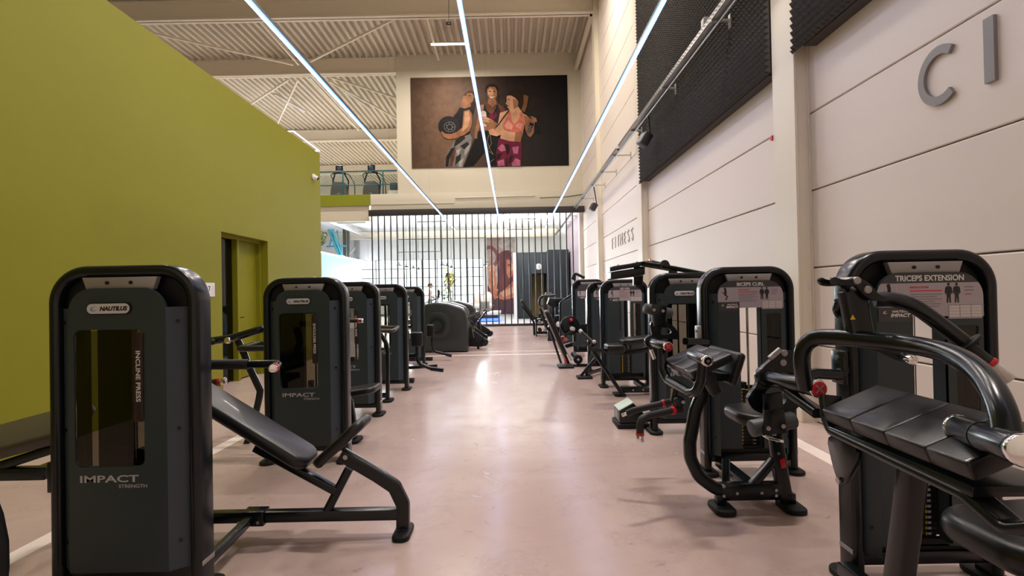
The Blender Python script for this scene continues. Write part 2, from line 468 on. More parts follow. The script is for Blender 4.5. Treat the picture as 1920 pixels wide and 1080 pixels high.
m = MB(); m.cyl((XL - .2, h.y - .1, h.z), (XL - .14, h.y - .1, h.z), .011, 'frame_black', 10); m.cyl((XL - .145, h.y - .1, h.z), (XL - .145, h.y + .03, h.z), .010, 'frame_black', 10)
m.build('door_handle', door)
m = MB(); m.bb((XL - .24, d0 + .002, .05), (XL - .225, dk - .04, dz - .05), 'smoked')
side = struct('window_1', m)
m = MB(); zz = 1.4
for pts in ([(d0 + .12, 1.86), (d0 + .34, 1.66)], [(d0 + .12, 1.80), (d0 + .34, 1.60)], [(d0 + .34, 1.62), (d0 + .34, 1.42), (d0 + .1, 1.36)], [(d0 + .30, 1.60), (d0 + .30, 1.45), (d0 + .1, 1.40)]):
    m.tube([(XL - .222, a, b) for a, b in pts], rrect(.018, .004, .001), 'white')
m.build('window_graphic', side)
m = MB(); m.bb((XL - .9, d0, 0), (XL - .85, dk, dz), 'teal'); struct('wall_corridor', m)

# end wall above the bars, with the lower ledge and the header
m = MB(); m.bb((P(745, 300, YE).x, YE, MEZ), (XR, YE + .25, 12.1), 'cream')
x0 = P(745, 300, YE).x
for k in range(1, 11): m.bb((x0 + k * .9, YE - .004, MEZ + .02), (x0 + k * .9 + .012, YE + .01, 11.7), 'cream')
struct('wall_end', m)
m = MB(); m.bb((P(696, 380, YE).x, YE - .12, 4.95), (XR, YE + .2, MEZ), 'cream', .01); m.bb((P(696, 380, YE).x, YE - .14, 5.28), (P(852, 380, YE).x, YE - .1, 5.36), 'cream', .01); struct('trim_1', m)
m = MB(); m.bb((-16, YE - .02, 4.62), (P(692, 390, YE).x, YE + .3, 5.27), 'cream'); struct('beam', m)
m = MB(); m.bb((-16, YE + .1, 5.6), (XR + .2, 50, MEZ - .02), 'white_ceiling'); struct('ceiling_cafe', m)
m = MB(); m.bb((-16, YE - .1, 5.27), (P(720, 365, YE - .1).x, YE + .1, MEZ), 'lime_fascia'); struct('trim_2', m)

# roof: trapezoid deck on steel beams, flat bracing
m = MB(); q = []; x = -20.0; pz = ZD
while x < XR:
    q += [(x, ZD), (x + .11, ZD), (x + .15, ZD + .14), (x + .25, ZD + .14)]; x += .29
vs = [(a, YB, b) for a, b in q] + [(a, 50, b) for a, b in q]; n = len(q)
m.raw(vs, [(i, i + 1, n + i + 1, n + i) for i in range(n - 1)], 'deck'); struct('ceiling', m)
m = MB(); m.bb((-20.5, YB, ZD + .15), (4, 50, ZD + .3), 'cream_dark'); struct('roof', m)
def ibeam(name, y, x0, x1, z0=11.0, z1=11.68):
    m = MB(); m.bb((x0, y - .15, z0), (x1, y + .15, z0 + .05), 'pillar_cream'); m.bb((x0, y - .02, z0), (x1, y + .02, z1), 'pillar_cream')
    m.bb((x0, y - .15, z1 - .05), (x1, y + .15, z1), 'pillar_cream'); m.bb((x0, y - .04, z0 + .05), (x1, y - .02, z1 - .05), 'pillar_cream'); struct(name, m)
for y, xe in ((5.75, XP), (12.3, XP), (18.4, XP), (YE + .1, x0 + .1), (33.0, XP), (42.0, XP)): ibeam('beam', y, -20, xe)
Z = 11.25
for a, c in (((258, 56), (550, 121)), ((582, 115), (750, 30)), ((487, 39), (560, 121)), ((541, 149), (463, 200)), ((559, 149), (517, 239)), ((581, 145), (673, 244)), ((617, 144), (747, 185)), ((617, 152), (747, 224)), ((800, 30), (822, 112))):
    m = MB(); m.tube([PZ(*a, Z), PZ(*c, Z)], rrect(.085, .085, .012, 2), 'pillar_cream'); struct('beam_brace', m)
m = MB(); m.bb((XP - .08, 18.4, 11.0), (XP + .05, YE, 11.18), 'pillar_cream'); struct('beam', m)
m = MB(); m.bb((-20.3, YB, 0), (-20, 50, 12), 'cream_wall'); struct('wall_far_left', m)
m = MB(); m.bb((-20, YB - .25, 0), (4, YB, 12), 'cream_wall'); struct('wall_behind', m)
m = MB(); m.bb((-20, 50, MEZ), (4, 50.2, 12), 'deck'); struct('wall_mezzanine', m)
m = MB(); m.bb((XR, YE + .1, MEZ), (XR + .25, 50, 12), 'cream_wall'); struct('wall_mezzanine_right', m)
m = MB(); m.bb((-20, YE + .1, 0), (-16, YE + .3, 5.7), 'cream_wall'); struct('wall_cafe_front', m)

# floor lines
m = MB(); m.bb((-2.83, -1, 0), (-2.71, 21, .0015), 'line_pink'); struct('floor_line', m)
m = MB(); m.bb((2.48, -1, 0), (2.62, 21, .0015), 'line_pink'); struct('floor_line', m)
m = MB(); m.bb((-2.7, 12.05, 0), (1.2, 12.17, .0015), 'line_pink'); struct('floor_line', m)
m = MB(); m.bb((-2.7, 12.75, 0), (1.2, 12.82, .0015), 'line_pink'); struct('floor_line', m)

# ------------------------------------------------------------------ things on the hall's walls and roof
# bar screen
YS = 22.5
r = thing('bar_screen', 'tall screen of black vertical bars under a dark beam at the hall end', 'partition screen', (-1.5, YS, 0))
m = MB(); m.bb((-5.98, YS - .1, 4.74), (XR - .02, YS + .1, 5.0), 'dark_beam', .01); part(m, 'top_beam', r)
m = MB(); m.bb((-5.9, YS - .05, 0), (2.75, YS + .05, .1), 'bar_black', .005); part(m, 'bottom_rail', r)
for k in range(33):
    x = -5.86 + .2645 * k; m = MB(); m.box((x, YS, 2.42), (.048, .075, 4.64), 'bar_black', .004, 1); part(m, 'bar', r)

# LED lines running along the hall at 4.6 m
for y0_, x, lab in ((5.3, -2.78, 'long blue-white LED line hung nearest the green wall'), (2.5, -.515, 'long blue-white LED line hung along the middle of the hall'), (-1, 1.74, 'long blue-white LED line hung nearest the panelled wall')):
    r = thing('led_light_line', lab, 'LED light', (x, 0, 4.6), 'LED lines along the hall')
    m = MB(); m.bb((x - .022, y0_, 4.615), (x + .022, 26.9, 4.66), 'led_house'); part(m, 'housing', r)
    m = MB(); m.bb((x - .010, y0_, 4.58), (x + .010, 26.9, 4.596), 'led')
    for s_ in (-1, 1): m.bb((x + s_ * .022 - .004, y0_, 4.588), (x + s_ * .022 + .004, 26.9, 4.614), 'led_halo')  # glowing lips imitate the blue halo around the line
    m.bb((x - .018, y0_, 4.5965), (x + .018, 26.9, 4.6145), 'led_halo'); part(m, 'diffuser', r)
    for y in (5.75, 12.3, 18.4):
        m = MB(); m.cyl((x, y, 4.66), (x, y, 11.0 if y < 22 else 11.7), .0008, 'frame_black', 5); part(m, 'suspension_wire', r)
r = thing('led_light_loop', 'blue LED loop hung over the mezzanine', 'LED light', PZ(570, 265, 9.8))
m = MB(); m.tube([PZ(470, 247, 9.8), PZ(550, 246, 9.8), PZ(599, 283, 9.8), PZ(568, 283, 9.8)], rrect(.03, .03, .006, 1), 'led'); part(m, 'diffuser', r)
m = MB(); q = PZ(552, 246, 9.8); m.cyl(q, (q.x, q.y, ZD), .004, 'galv', 6); part(m, 'suspension_wire', r)

# roof luminaires (most lamps have none), the one in view is lit above the mural
def luminaire(x, y, label, z=11.13, L=1.4, on=True, rz=0.0, group='roof luminaires'):
    r = thing('roof_luminaire', label, 'ceiling lamp', (x, y, z), group)
    m = MB(); m.M = Matrix.Translation((x, y, z)) @ Matrix.Rotation(rz, 4, 'Z')
    m.box((0, 0, .05), (L, .17, .06), 'lamp_off', .008); part(m, 'housing', r)
    m = MB(); m.M = Matrix.Translation((x, y, z)) @ Matrix.Rotation(rz, 4, 'Z'); m.box((0, 0, .013), (L - .03, .15, .016), 'lamp_on' if on else 'lamp_off', .004); part(m, 'diffuser', r)
    for s in (-1, 1): m = MB(); m.M = Matrix.Translation((x, y, z)) @ Matrix.Rotation(rz, 4, 'Z'); m.cyl((s * L * .35, 0, .07), (s * L * .35, 0, ZD - z), .006, 'galv', 6); part(m, 'hanger', r)
luminaire(-2.3, 20.8, 'lit white strip luminaire under the roof above the mural', 11.17)
q = PZ(600, 205, 11.3)
for a, lab in ((PZ(545, 195, 11.2), 'unlit strip luminaire under the roof, nearer the green wall'), (PZ(672, 190, 11.2), 'unlit strip luminaire under the roof, beside the mural wall')):
    luminaire(a.x, a.y, lab, 11.2, 2.6, False, math.radians(78))
q = P(841, 44, 18.0)
r = thing('motion_sensor', 'small dark sensor hanging under the roof beam near the strip lamp', 'sensor', q)
m = MB(); m.box(q, (.16, .1, .07), 'frame_black', .01); part(m, 'body', r)
m = MB(); m.cyl((q.x, q.y, q.z + .03), (q.x + .02, q.y, 11.4), .008, 'frame_black', 6); part(m, 'hanger', r)

# cable tray on the panel wall
XT = 2.72; ZT = 4.9
def tray(y0, y1, lab, brackets):
    r = thing('cable_tray', lab, 'cable tray', (XT, (y0 + y1) / 2, ZT), 'cable trays')
    m = MB(); m.bb((XT - .06, y0, ZT), (XT + .06, y1, ZT + .008), 'galv')
    for s in (-1, 1): m.bb((XT + s * .06 - .004, y0, ZT), (XT + s * .06 + .004, y1, ZT + .065), 'galv')
    y = y0 + 1
    while y < 14:
        m.bb((XT - .0655, y, ZT + .02), (XT - .0635, y + .045, ZT + .034), 'shroud_dark'); m.bb((XT - .0655, y + .05, ZT + .042), (XT - .0635, y + .095, ZT + .054), 'shroud_dark'); y += .1
    part(m, 'tray_channel', r)
    m = MB(); m.tube([(XT + .02, y0, ZT - .05), (XT + .02, y1, ZT - .05)], .014, 'galv', n=8); part(m, 'conduit', r)
    for y in brackets:
        xe = 2.9 if 5.9 < y < 12.1 else (XR - .0005 if y < 23 else 2.999); m = MB(); m.bb((XT - .07, y - .02, ZT - .03), (xe, y + .02, ZT), 'galv'); m.bb((xe - .012, y - .03, ZT - .12), (xe, y + .03, ZT + .06), 'galv'); part(m, 'bracket', r)
tray(2.0, 22.35, 'long galvanised cable tray bracketed along the panelled wall', (6.9, 9.2, 11.6, 13.7, 15.6, 17.5, 20))
tray(22.7, 33.0, 'galvanised cable tray running on behind the bar screen', (24.5, 26.5, 28.5))
for (px, py), lab in (((1363, 22), 'grey junction box on the cable tray, higher of two in front of the foam'), ((1321, 66), 'grey junction box on the cable tray, lower of two in front of the foam')):
    q = PX(px, py, XT - .03); b = V((XT - .02, q.y, ZT + .066 + .06)); o = MB(); o.box(b, (.07, .12, .12), 'speaker_grey', .008); o.box(b + V((-.037, 0, 0)), (.006, .09, .09), 'galv', .003)
    tag(o.build('junction_box', origin=b), lab, 'junction box', 'boxes on the cable tray')
def speaker(px, py, x, lab, s=1.0):
    q = PX(px, py, x); r = thing('loudspeaker', lab, 'loudspeaker', q, 'wall loudspeakers')
    R = Matrix.Rotation(math.radians(30), 3, 'Y') @ Matrix.Rotation(math.radians(12), 3, 'Z')
    m = MB(); m.box(q, (.17 * s, .24 * s, .26 * s), 'speaker_black', .02, 2, R); part(m, 'cabinet', r)
    m = MB(); m.box(q + R @ V((-.088 * s, 0, -.01)), (.02, .21 * s, .22 * s), 'speaker_grey' if s > .95 else 'speaker_black', .01, 2, R); part(m, 'grille', r)
    m = MB(); m.tube([q, q + V((.1, 0, .12)), (XT + .02, q.y, ZT - .083)], .018, 'speaker_black', n=8); part(m, 'arm', r)
speaker(1209, 262, 2.66, 'black loudspeaker under the cable tray in front of the large foam panel')
speaker(1113, 388, 2.72, 'small black loudspeaker on the wall near the bar screen', .95)
for (px, py), lab in (((1166, 291), 'small round camera under the cable tray past the foam panel'),):
    q = PX(px, py, XT); r = thing('dome_camera', lab, 'camera', q)
    m = MB(); m.bb((q.x - .1, q.y - .03, ZT - .004), (q.x + .0, q.y + .03, ZT - .001), 'galv'); m.cyl((q.x - .09, q.y, ZT - .004), (q.x - .09, q.y, ZT - .07), .05, 'camera_white', 14, .01); part(m, 'housing', r)
    m = MB(); m.ball((q.x - .09, q.y, ZT - .07), .042, 'smoked', 12); part(m, 'dome', r)

# acoustic foam
def foam(name, y0, y1, z0, z1, lab):
    r = thing('acoustic_foam_panel', lab, 'foam panel', (2.99, y0, z0), 'foam panels')
    m = MB(); m.bb((2.96, y0, z0), (2.968, y1, z1), 'foam_black'); ny, nz = round((y1 - y0) / .075), round((z1 - z0) / .075)
    dy, dz = (y1 - y0) / ny, (z1 - z0) / nz; xb, xt = 2.96, 2.905; vs = [(xb, y0 + dy * i, z0 + dz * j) for j in range(nz + 1) for i in range(ny + 1)]; fs = []
    for j in range(nz):
        for i in range(ny):
            a = j * (ny + 1) + i; vs.append((xt, y0 + dy * (i + .5), z0 + dz * (j + .5))); t = len(vs) - 1
            fs += [(a, a + 1, t), (a + 1, a + ny + 2, t), (a + ny + 2, a + ny + 1, t), (a + ny + 1, a, t)]
    m.raw(vs, fs, 'foam_black'); part(m, 'foam_face', r)
    m = MB(); m.bb((2.9685, y0 + .02, z0 + .02), (2.9695, y1 - .02, z1 - .02), 'foam_black')
    vs = []; fs = []
    for i in range(ny):                                    # wedge teeth along the lower edge
        a = y0 + dy * i; vs += [(2.95, a, z0), (2.95, a + dy, z0), (2.9, a + dy / 2, z0 - .0), (2.93, a + dy / 2, z0 - .035)]
        k = 4 * i; fs += [(k, k + 1, k + 3), (k, k + 3, k + 2), (k + 1, k + 2, k + 3)]
    m.raw(vs, fs, 'foam_black'); part(m, 'foam_edge', r)
    m = MB()
    for (c, d) in ((y0 + .05, y1 - .05),): m.bb((2.9695, c, z0 + .05), (XR - .001, c + .06, z1 - .05), 'dark_beam'); m.bb((2.9695, d - .06, z0 + .05), (XR - .001, d, z1 - .05), 'dark_beam')
    m.bb((3.0, y0 + .12, z0 + .012), (XR - .001, y1 - .12, z0 + .09), 'foam_black'); part(m, 'batten', r)
foam('far', 6.0, 12.06, 3.83, 8.1, 'large black pyramid foam panel between two pillars behind the cable tray')
foam('near', 3.2, 5.50, 3.83, 6.0, 'black pyramid foam panel cut by the top frame edge, nearest the letters')

# wall lettering (each letter a plate of its own)
def letter(ch, y, z, h, wd, lab, grp, bold=.0, d=.02):
    m = MB(); m.text(ch, h / .72, (XR - .0015, y, z), (0, -1, 0), (0, 0, 1), 'letter_grey', d, 'CENTER', 0, bold, None, 5); m.text(ch, h / .72, (XR - .0016 - d, y, z), (0, -1, 0), (0, 0, 1), 'cream_wall', .001, 'CENTER', 0, bold, None, 5)
    o = m.build('wall_letter', origin=V((XR, y, z)), sharp=30); tag(o, lab, 'letter', grp); return o
q1, q2 = PX(1767, 190, XR), PX(1861, 150, XR)
# C as a ring segment, I as a bar
cy, cz, R0 = PX(1766, 140, XR).y, PX(1766, 141, XR).z, .212
pts = []
for i in range(33):
    a = math.radians(52 + 256 * i / 32); pts.append((R0 * .92 * math.cos(a), R0 * math.sin(a)))
for i in range(33):
    a = math.radians(308 - 256 * i / 32); pts.append((R0 * .66 * math.cos(a), R0 * .70 * math.sin(a)))
m = MB(); m.prism(pts, (XR - .0005, cy, cz), (0, -1, 0), (0, 0, 1), (-1, 0, 0), .025, 'letter_grey')
tag(m.build('wall_letter', origin=V((XR, cy, cz))), 'large grey letter C on the cream panels', 'letter', 'large wall letters')
iy, iz = PX(1861, 92, XR).y, PX(1861, 93, XR).z
m = MB(); m.box((XR - .013, iy, iz), (.025, .075, .42), 'letter_grey'); tag(m.build('wall_letter', origin=V((XR, iy, iz))), 'large grey letter I on the cream panels beside the C', 'letter', 'large wall letters')
fy0, fy1 = PX(1149, 455, XR).y, PX(1186, 440, XR).y; fz = PX(1168, 459, XR).z
for k, ch in enumerate('FITNESS'):
    lab = 'grey wall letter %s, ' % ch + ['first of the word FITNESS', 'second of the word FITNESS', 'third of the word FITNESS', 'fourth of the word FITNESS', 'fifth of the word FITNESS', 'beside the E in the word FITNESS', 'last of the word FITNESS'][k]
    letter(ch, fy0 + (fy1 - fy0) * k / 6, fz, .36, None, lab, 'letters of FITNESS', -.004, .018)

# pillar details
q = PX(1509, 256, XR - .02)
def wallbox(px, py, lab, s=(.07, .08, .1), x=XR):
    q = PX(px, py, x); m = MB(); m.box((x - s[0] / 2, q.y, q.z), s, 'camera_white', .008); m.box((x - s[0] - .003, q.y, q.z), (.006, s[1] * .7, s[2] * .6), 'lamp_off', .002)
    tag(m.build('wall_switch_box', origin=V((x, q.y, q.z))), lab, 'switch box', 'pillar switch boxes')
wallbox(1511, 256, 'small grey box on the conduit high beside the nearest pillar')
wallbox(1521, 537, 'small grey box on the conduit low beside the nearest pillar')
yc = PX(1513, 300, XR - .02).y
m = MB(); m.tube([(XR - .02, yc, .9), (XR - .02, yc, 4.2)], .011, 'galv', n=8)
for z in (1.2, 1.8, 2.4, 3.0, 3.5): m.box((XR - .012, yc, z), (.02, .05, .02), 'galv', .003)
tag(m.build('conduit_pipe', origin=V((XR - .02, yc, .9))), 'thin grey conduit running up beside the nearest pillar', 'pipe')
q = PX(1455, 255, XP - .01); m = MB(); m.prism([(-.02, -.03), (.025, -.015), (.025, .015), (-.02, .03)], (XP - .02, 6.0, q.z), (0, 1, 0), (0, 0, 1), (1, 0, 0), .02, 'red', .003)
tag(m.build('red_bracket', origin=V((XP, 6.0, q.z))), 'small red cap at the end of the panel joint by the pillar', 'cap')

# notice and camera on the green wall
a, c = PX(385, 530, XL), PX(402, 556, XL)
m = MB(); m.bb((XL + .0005, a.y, c.z), (XL + .008, c.y, a.z), 'paper', .001, 1); m.bb((XL + .0082, a.y + .08, a.z - .12), (XL + .0088, a.y + .1, a.z - .06), 'ink')
m.bb((XL + .0082, a.y + .05, a.z - .062), (XL + .0088, a.y + .12, a.z - .05), 'ink')
for k in range(7): m.bb((XL + .0082, c.y - .09, a.z - .05 - .025 * k), (XL + .0088, c.y - .02, a.z - .057 - .025 * k), 'ink_grey')
tag(m.build('wall_notice', origin=V((XL, a.y, a.z))), 'white paper notice on the green wall beside the door recess', 'notice')
q = PX(591, 332, XL + .06)
r = thing('dome_camera', 'small white dome camera near the far corner of the green wall', 'camera', (XL, q.y, q.z))
m = MB(); m.cyl((XL + .0005, q.y, q.z), (XL + .05, q.y, q.z), .075, 'camera_white', 18, .012); part(m, 'housing', r)
m = MB(); m.ball((XL + .06, q.y + .02, q.z - .015), .058, 'camera_white', 14); part(m, 'ball_mount', r)
m = MB(); m.ball((XL + .105, q.y + .03, q.z - .03), .035, 'frame_black', 12); part(m, 'lens', r)
# ------------------------------------------------------------------ mural on the end wall
a, b_, c, d = P(770.5, 147, YE), P(1063, 140.6, YE), P(1067, 310, YE), P(772, 316.5, YE)
mx0, mx1, mz0, mz1 = (a.x + d.x) / 2, (b_.x + c.x) / 2, (c.z + d.z) / 2, (a.z + b_.z) / 2
r = thing('wall_mural', 'large dark photo print of three women in sportswear high on the end wall', 'poster', ((mx0 + mx1) / 2, YE, mz0))
m = MB(); m.bb((mx0, YE - .03, mz0), (mx1, YE - .0005, mz1), 'poster_bg'); part(m, 'print_panel', r)
PM = MB(); PL = [0]
def pl(pts, mt):
    PL[0] += 1; q = []
    for x, y in pts:
        u = (x - 154) / 1444; v = (y - (133 - 32 * u)) / 833; q.append((mx0 + (mx1 - mx0) * min(max(u, 0), 1), mz1 - (mz1 - mz0) * min(max(v, 0), 1)))
    PM.prism(q, (0, YE - .0302 - .0006 * PL[0], 0), (1, 0, 0), (0, 0, 1), (0, 1, 0), .0004, mt)
def ell(cx, cy, rx, ry, n=22, t=0):
    t = math.radians(t); return [(cx + rx * math.cos(k * 2 * pi / n) * math.cos(t) - ry * math.sin(k * 2 * pi / n) * math.sin(t), cy + rx * math.cos(k * 2 * pi / n) * math.sin(t) + ry * math.sin(k * 2 * pi / n) * math.cos(t)) for k in range(n)]
def stroke(pts, wd):
    L, R = [], []
    for i, (x, y) in enumerate(pts):
        x0, y0 = pts[max(0, i - 1)]; x1, y1 = pts[min(len(pts) - 1, i + 1)]; l = math.hypot(x1 - x0, y1 - y0) or 1
        nx, ny = -(y1 - y0) / l * wd / 2, (x1 - x0) / l * wd / 2; L.append((x + nx, y + ny)); R.append((x - nx, y - ny))
    return L + R[::-1]
# middle woman
pl([(760, 615), (970, 615), (978, 700), (965, 800), (940, 940), (885, 945), (855, 775), (800, 850), (722, 945), (625, 955), (690, 800), (735, 690)], 'p_black')
pl([(792, 378), (862, 358), (872, 318), (930, 318), (940, 362), (1005, 395), (1022, 430), (975, 480), (960, 620), (780, 620), (785, 470)], 'p_skin_lo')
pl([(800, 470), (828, 375), (838, 375), (850, 440), (905, 475), (945, 385), (955, 375), (975, 440), (950, 540), (960, 610), (785, 610)], 'p_top')
pl([(870, 470), (930, 440), (950, 480), (920, 510), (880, 500)], 'p_legg')
pl([(800, 560), (860, 600), (850, 615), (790, 612)], 'p_legg_hi')
pl([(795, 380), (828, 378), (812, 470), (795, 560), (762, 640), (758, 690), (735, 690), (735, 640), (752, 560), (775, 460)], 'p_skin')
pl([(870, 320), (930, 320), (945, 365), (905, 400), (862, 362)], 'p_skin')
pl(ell(902, 240, 64, 58), 'p_hair'); pl([(955, 270), (978, 320), (968, 370), (950, 340)], 'p_hair')
pl([(858, 235), (880, 212), (930, 214), (950, 250), (946, 300), (920, 330), (892, 332), (866, 305), (856, 270)], 'p_skin')
pl([(865, 245), (890, 225), (915, 240), (912, 290), (885, 300), (868, 285)], 'p_skin_hi')
pl([(872, 252), (892, 248), (892, 256), (874, 260)], 'p_hair'); pl([(914, 250), (936, 256), (934, 264), (914, 258)], 'p_hair')
pl([(878, 300), (900, 305), (924, 300), (905, 318), (888, 316)], 'p_white')
pl(stroke([(830, 380), (845, 430), (880, 470)], 10), 'p_black'); pl(stroke([(950, 380), (935, 430), (910, 475)], 10), 'p_black')
pl([(798, 445), (820, 432), (845, 445), (852, 600), (818, 608), (806, 560)], 'p_bottle')
pl([(805, 488), (850, 490), (900, 515), (955, 560), (965, 600), (900, 622), (830, 612), (812, 580), (860, 575), (815, 545), (806, 515)], 'p_skin')
pl([(812, 495), (852, 494), (880, 512), (870, 520), (820, 512)], 'p_skin_hi'); pl([(812, 520), (856, 520), (880, 540), (822, 538)], 'p_skin_hi')
# left woman with the ball
pl([(452, 955), (462, 890), (492, 800), (545, 720), (590, 655), (688, 640), (712, 690), (700, 760), (660, 850), (622, 955)], 'p_camo')
for q in ([(470, 860), (520, 780), (560, 770), (500, 880), (490, 950), (460, 950)], [(560, 700), (640, 660), (650, 690), (590, 740), (540, 770)], [(600, 760), (670, 720), (690, 750), (640, 790)], [(560, 860), (610, 830), (600, 890), (550, 940)]): pl(q, 'p_camo_lo')
for q in ([(640, 790), (690, 740), (700, 700), (680, 800), (640, 850)], [(560, 800), (610, 780), (580, 850)], [(590, 900), (630, 870), (615, 950), (580, 950)]): pl(q, 'p_camo_hi')
pl([(512, 870), (540, 800), (565, 790), (548, 860), (525, 950), (495, 950)], 'p_skin_lo')
pl([(540, 495), (575, 450), (600, 408), (690, 395), (735, 430), (705, 560), (690, 650), (600, 680), (560, 640)], 'p_black')
pl([(618, 345), (690, 350), (712, 395), (650, 415), (612, 405)], 'p_skin')
pl(stroke([(600, 410), (575, 450), (540, 495)], 7), 'p_skin_lo')
pl([(640, 285), (690, 250), (745, 262), (752, 370), (735, 440), (700, 420), (712, 360), (690, 300)], 'p_hair')
pl([(628, 330), (640, 292), (665, 275), (715, 268), (738, 300), (728, 345), (700, 372), (650, 362), (632, 350)], 'p_skin')
pl([(655, 285), (672, 292), (668, 300), (650, 294)], 'p_hair'); pl([(690, 288), (710, 296), (700, 304), (684, 296)], 'p_hair')
pl([(640, 286), (662, 262), (700, 258), (730, 270), (690, 275), (660, 288), (645, 305)], 'p_hair_lo')
pl(ell(502, 578, 99, 92), 'p_ball'); pl(stroke(ell(508, 585, 26, 24, 8) + [(534, 585)], 5), 'p_ballmark')
for k in range(7):
    t = 2 * pi * k / 7 + .2; pl(stroke([(508 + 26 * math.cos(t), 585 + 24 * math.sin(t)), (508 + 55 * math.cos(t - .25), 585 + 48 * math.sin(t - .25)), (508 + 52 * math.cos(t + .5), 585 + 46 * math.sin(t + .5))], 5), 'p_ballmark')
pl([(640, 440), (690, 425), (718, 470), (712, 560), (690, 620), (640, 660), (560, 690), (500, 700), (450, 680), (428, 640), (432, 622), (470, 648), (520, 650), (575, 630), (622, 590), (632, 510)], 'p_skin')
pl([(650, 450), (685, 440), (700, 500), (680, 580), (620, 630), (640, 540)], 'p_skin_hi')
# right woman with the rope
pl([(955, 690), (1165, 722), (1168, 820), (1158, 945), (1042, 945), (1030, 850), (1012, 945), (932, 945), (930, 830)], 'p_legg')
for q in ([(945, 780), (985, 740), (1010, 760), (1020, 800), (975, 810)], [(1080, 770), (1140, 760), (1130, 830), (1090, 830)], [(940, 900), (1000, 880), (1005, 940), (945, 945)], [(1070, 920), (1110, 870), (1150, 890), (1150, 940), (1080, 945)]): pl(q, 'p_legg_hi')
for q in ([(1010, 740), (1050, 745), (1060, 800), (1030, 850), (1020, 790)], [(1050, 850), (1090, 850), (1060, 920), (1045, 930)], [(935, 830), (990, 820), (970, 870), (935, 890)]): pl(q, 'p_legg_lo')
pl([(1070, 405), (1140, 395), (1175, 445), (1250, 490), (1235, 540), (1195, 560), (1180, 640), (1155, 722), (1060, 715), (970, 690), (1000, 560), (965, 520), (975, 455), (1050, 430)], 'p_skin_hi')
pl([(1120, 560), (1190, 560), (1175, 650), (1155, 722), (1100, 718)], 'p_skin')
pl([(998, 565), (1040, 480), (1052, 430), (1068, 440), (1078, 520), (1100, 556), (1145, 520), (1160, 445), (1178, 450), (1192, 520), (1190, 570), (1170, 625), (1085, 635), (1008, 612)], 'p_coral')
pl([(1010, 570), (1050, 520), (1090, 570), (1080, 610), (1020, 600)], 'p_coral_hi'); pl([(1110, 575), (1150, 540), (1180, 560), (1160, 605)], 'p_coral_hi')
pl([(1040, 295), (1065, 258), (1140, 242), (1205, 258), (1235, 300), (1225, 330), (1170, 410), (1120, 370), (1110, 320), (1060, 305)], 'p_hair')
pl([(1195, 285), (1238, 300), (1222, 395), (1200, 450), (1168, 430), (1190, 370)], 'p_blond')
pl([(1040, 298), (1078, 295), (1118, 320), (1142, 350), (1138, 400), (1092, 425), (1052, 415), (1040, 400), (1048, 388), (1026, 372), (1038, 345), (1036, 318)], 'p_skin_hi')
pl([(1095, 320), (1140, 350), (1138, 400), (1100, 420), (1095, 370)], 'p_skin'); pl([(1044, 330), (1062, 328), (1062, 336), (1046, 338)], 'p_hair'); pl([(1046, 392), (1066, 388), (1056, 398)], 'p_legg')
pl([(972, 458), (1012, 448), (1005, 545), (990, 650), (940, 672), (872, 655), (865, 615), (900, 600), (930, 612), (955, 545)], 'p_skin_hi')
pl([(1192, 480), (1250, 492), (1268, 484), (1305, 505), (1312, 540), (1285, 562), (1280, 640), (1248, 682), (1222, 660), (1200, 600)], 'p_skin')
pl([(1248, 540), (1285, 556), (1242, 640), (1218, 632)], 'p_black'); pl([(1288, 540), (1314, 538), (1338, 630), (1308, 642)], 'p_black')
for k in range(4): pl(stroke([(1238 - 6 * k + 4, 572 + 16 * k), (1262 - 7 * k, 582 + 16 * k)], 4), 'p_white')
pl(stroke([(1058, 430), (1010, 490), (960, 560), (930, 590)], 10), 'p_black'); pl(stroke([(1180, 450), (1215, 470), (1262, 510)], 10), 'p_black')
pl(stroke([(865, 660), (850, 720), (880, 800), (905, 840)], 4), 'p_cable'); pl(stroke([(880, 660), (890, 740), (850, 800), (900, 835)], 4), 'p_cable'); pl(stroke([(910, 880), (880, 905), (850, 912)], 4), 'p_cable')
part(PM, 'printed_figures', r)
# cable hung over the ledge
m = MB(); m.tube([P(853, 371, YE - .15), P(1003, 367, YE - .15)], .02, 'pillar_cream', n=6); m.tube([P(1012, 371, YE - .16), P(1060, 369, YE - .16), P(1103, 363, YE - .14)], .012, 'frame_black', n=6)
tag(m.build('hanging_cable', origin=P(1012, 371, YE - .16)), 'thin cable strung along the ledge above the bar screen', 'cable')

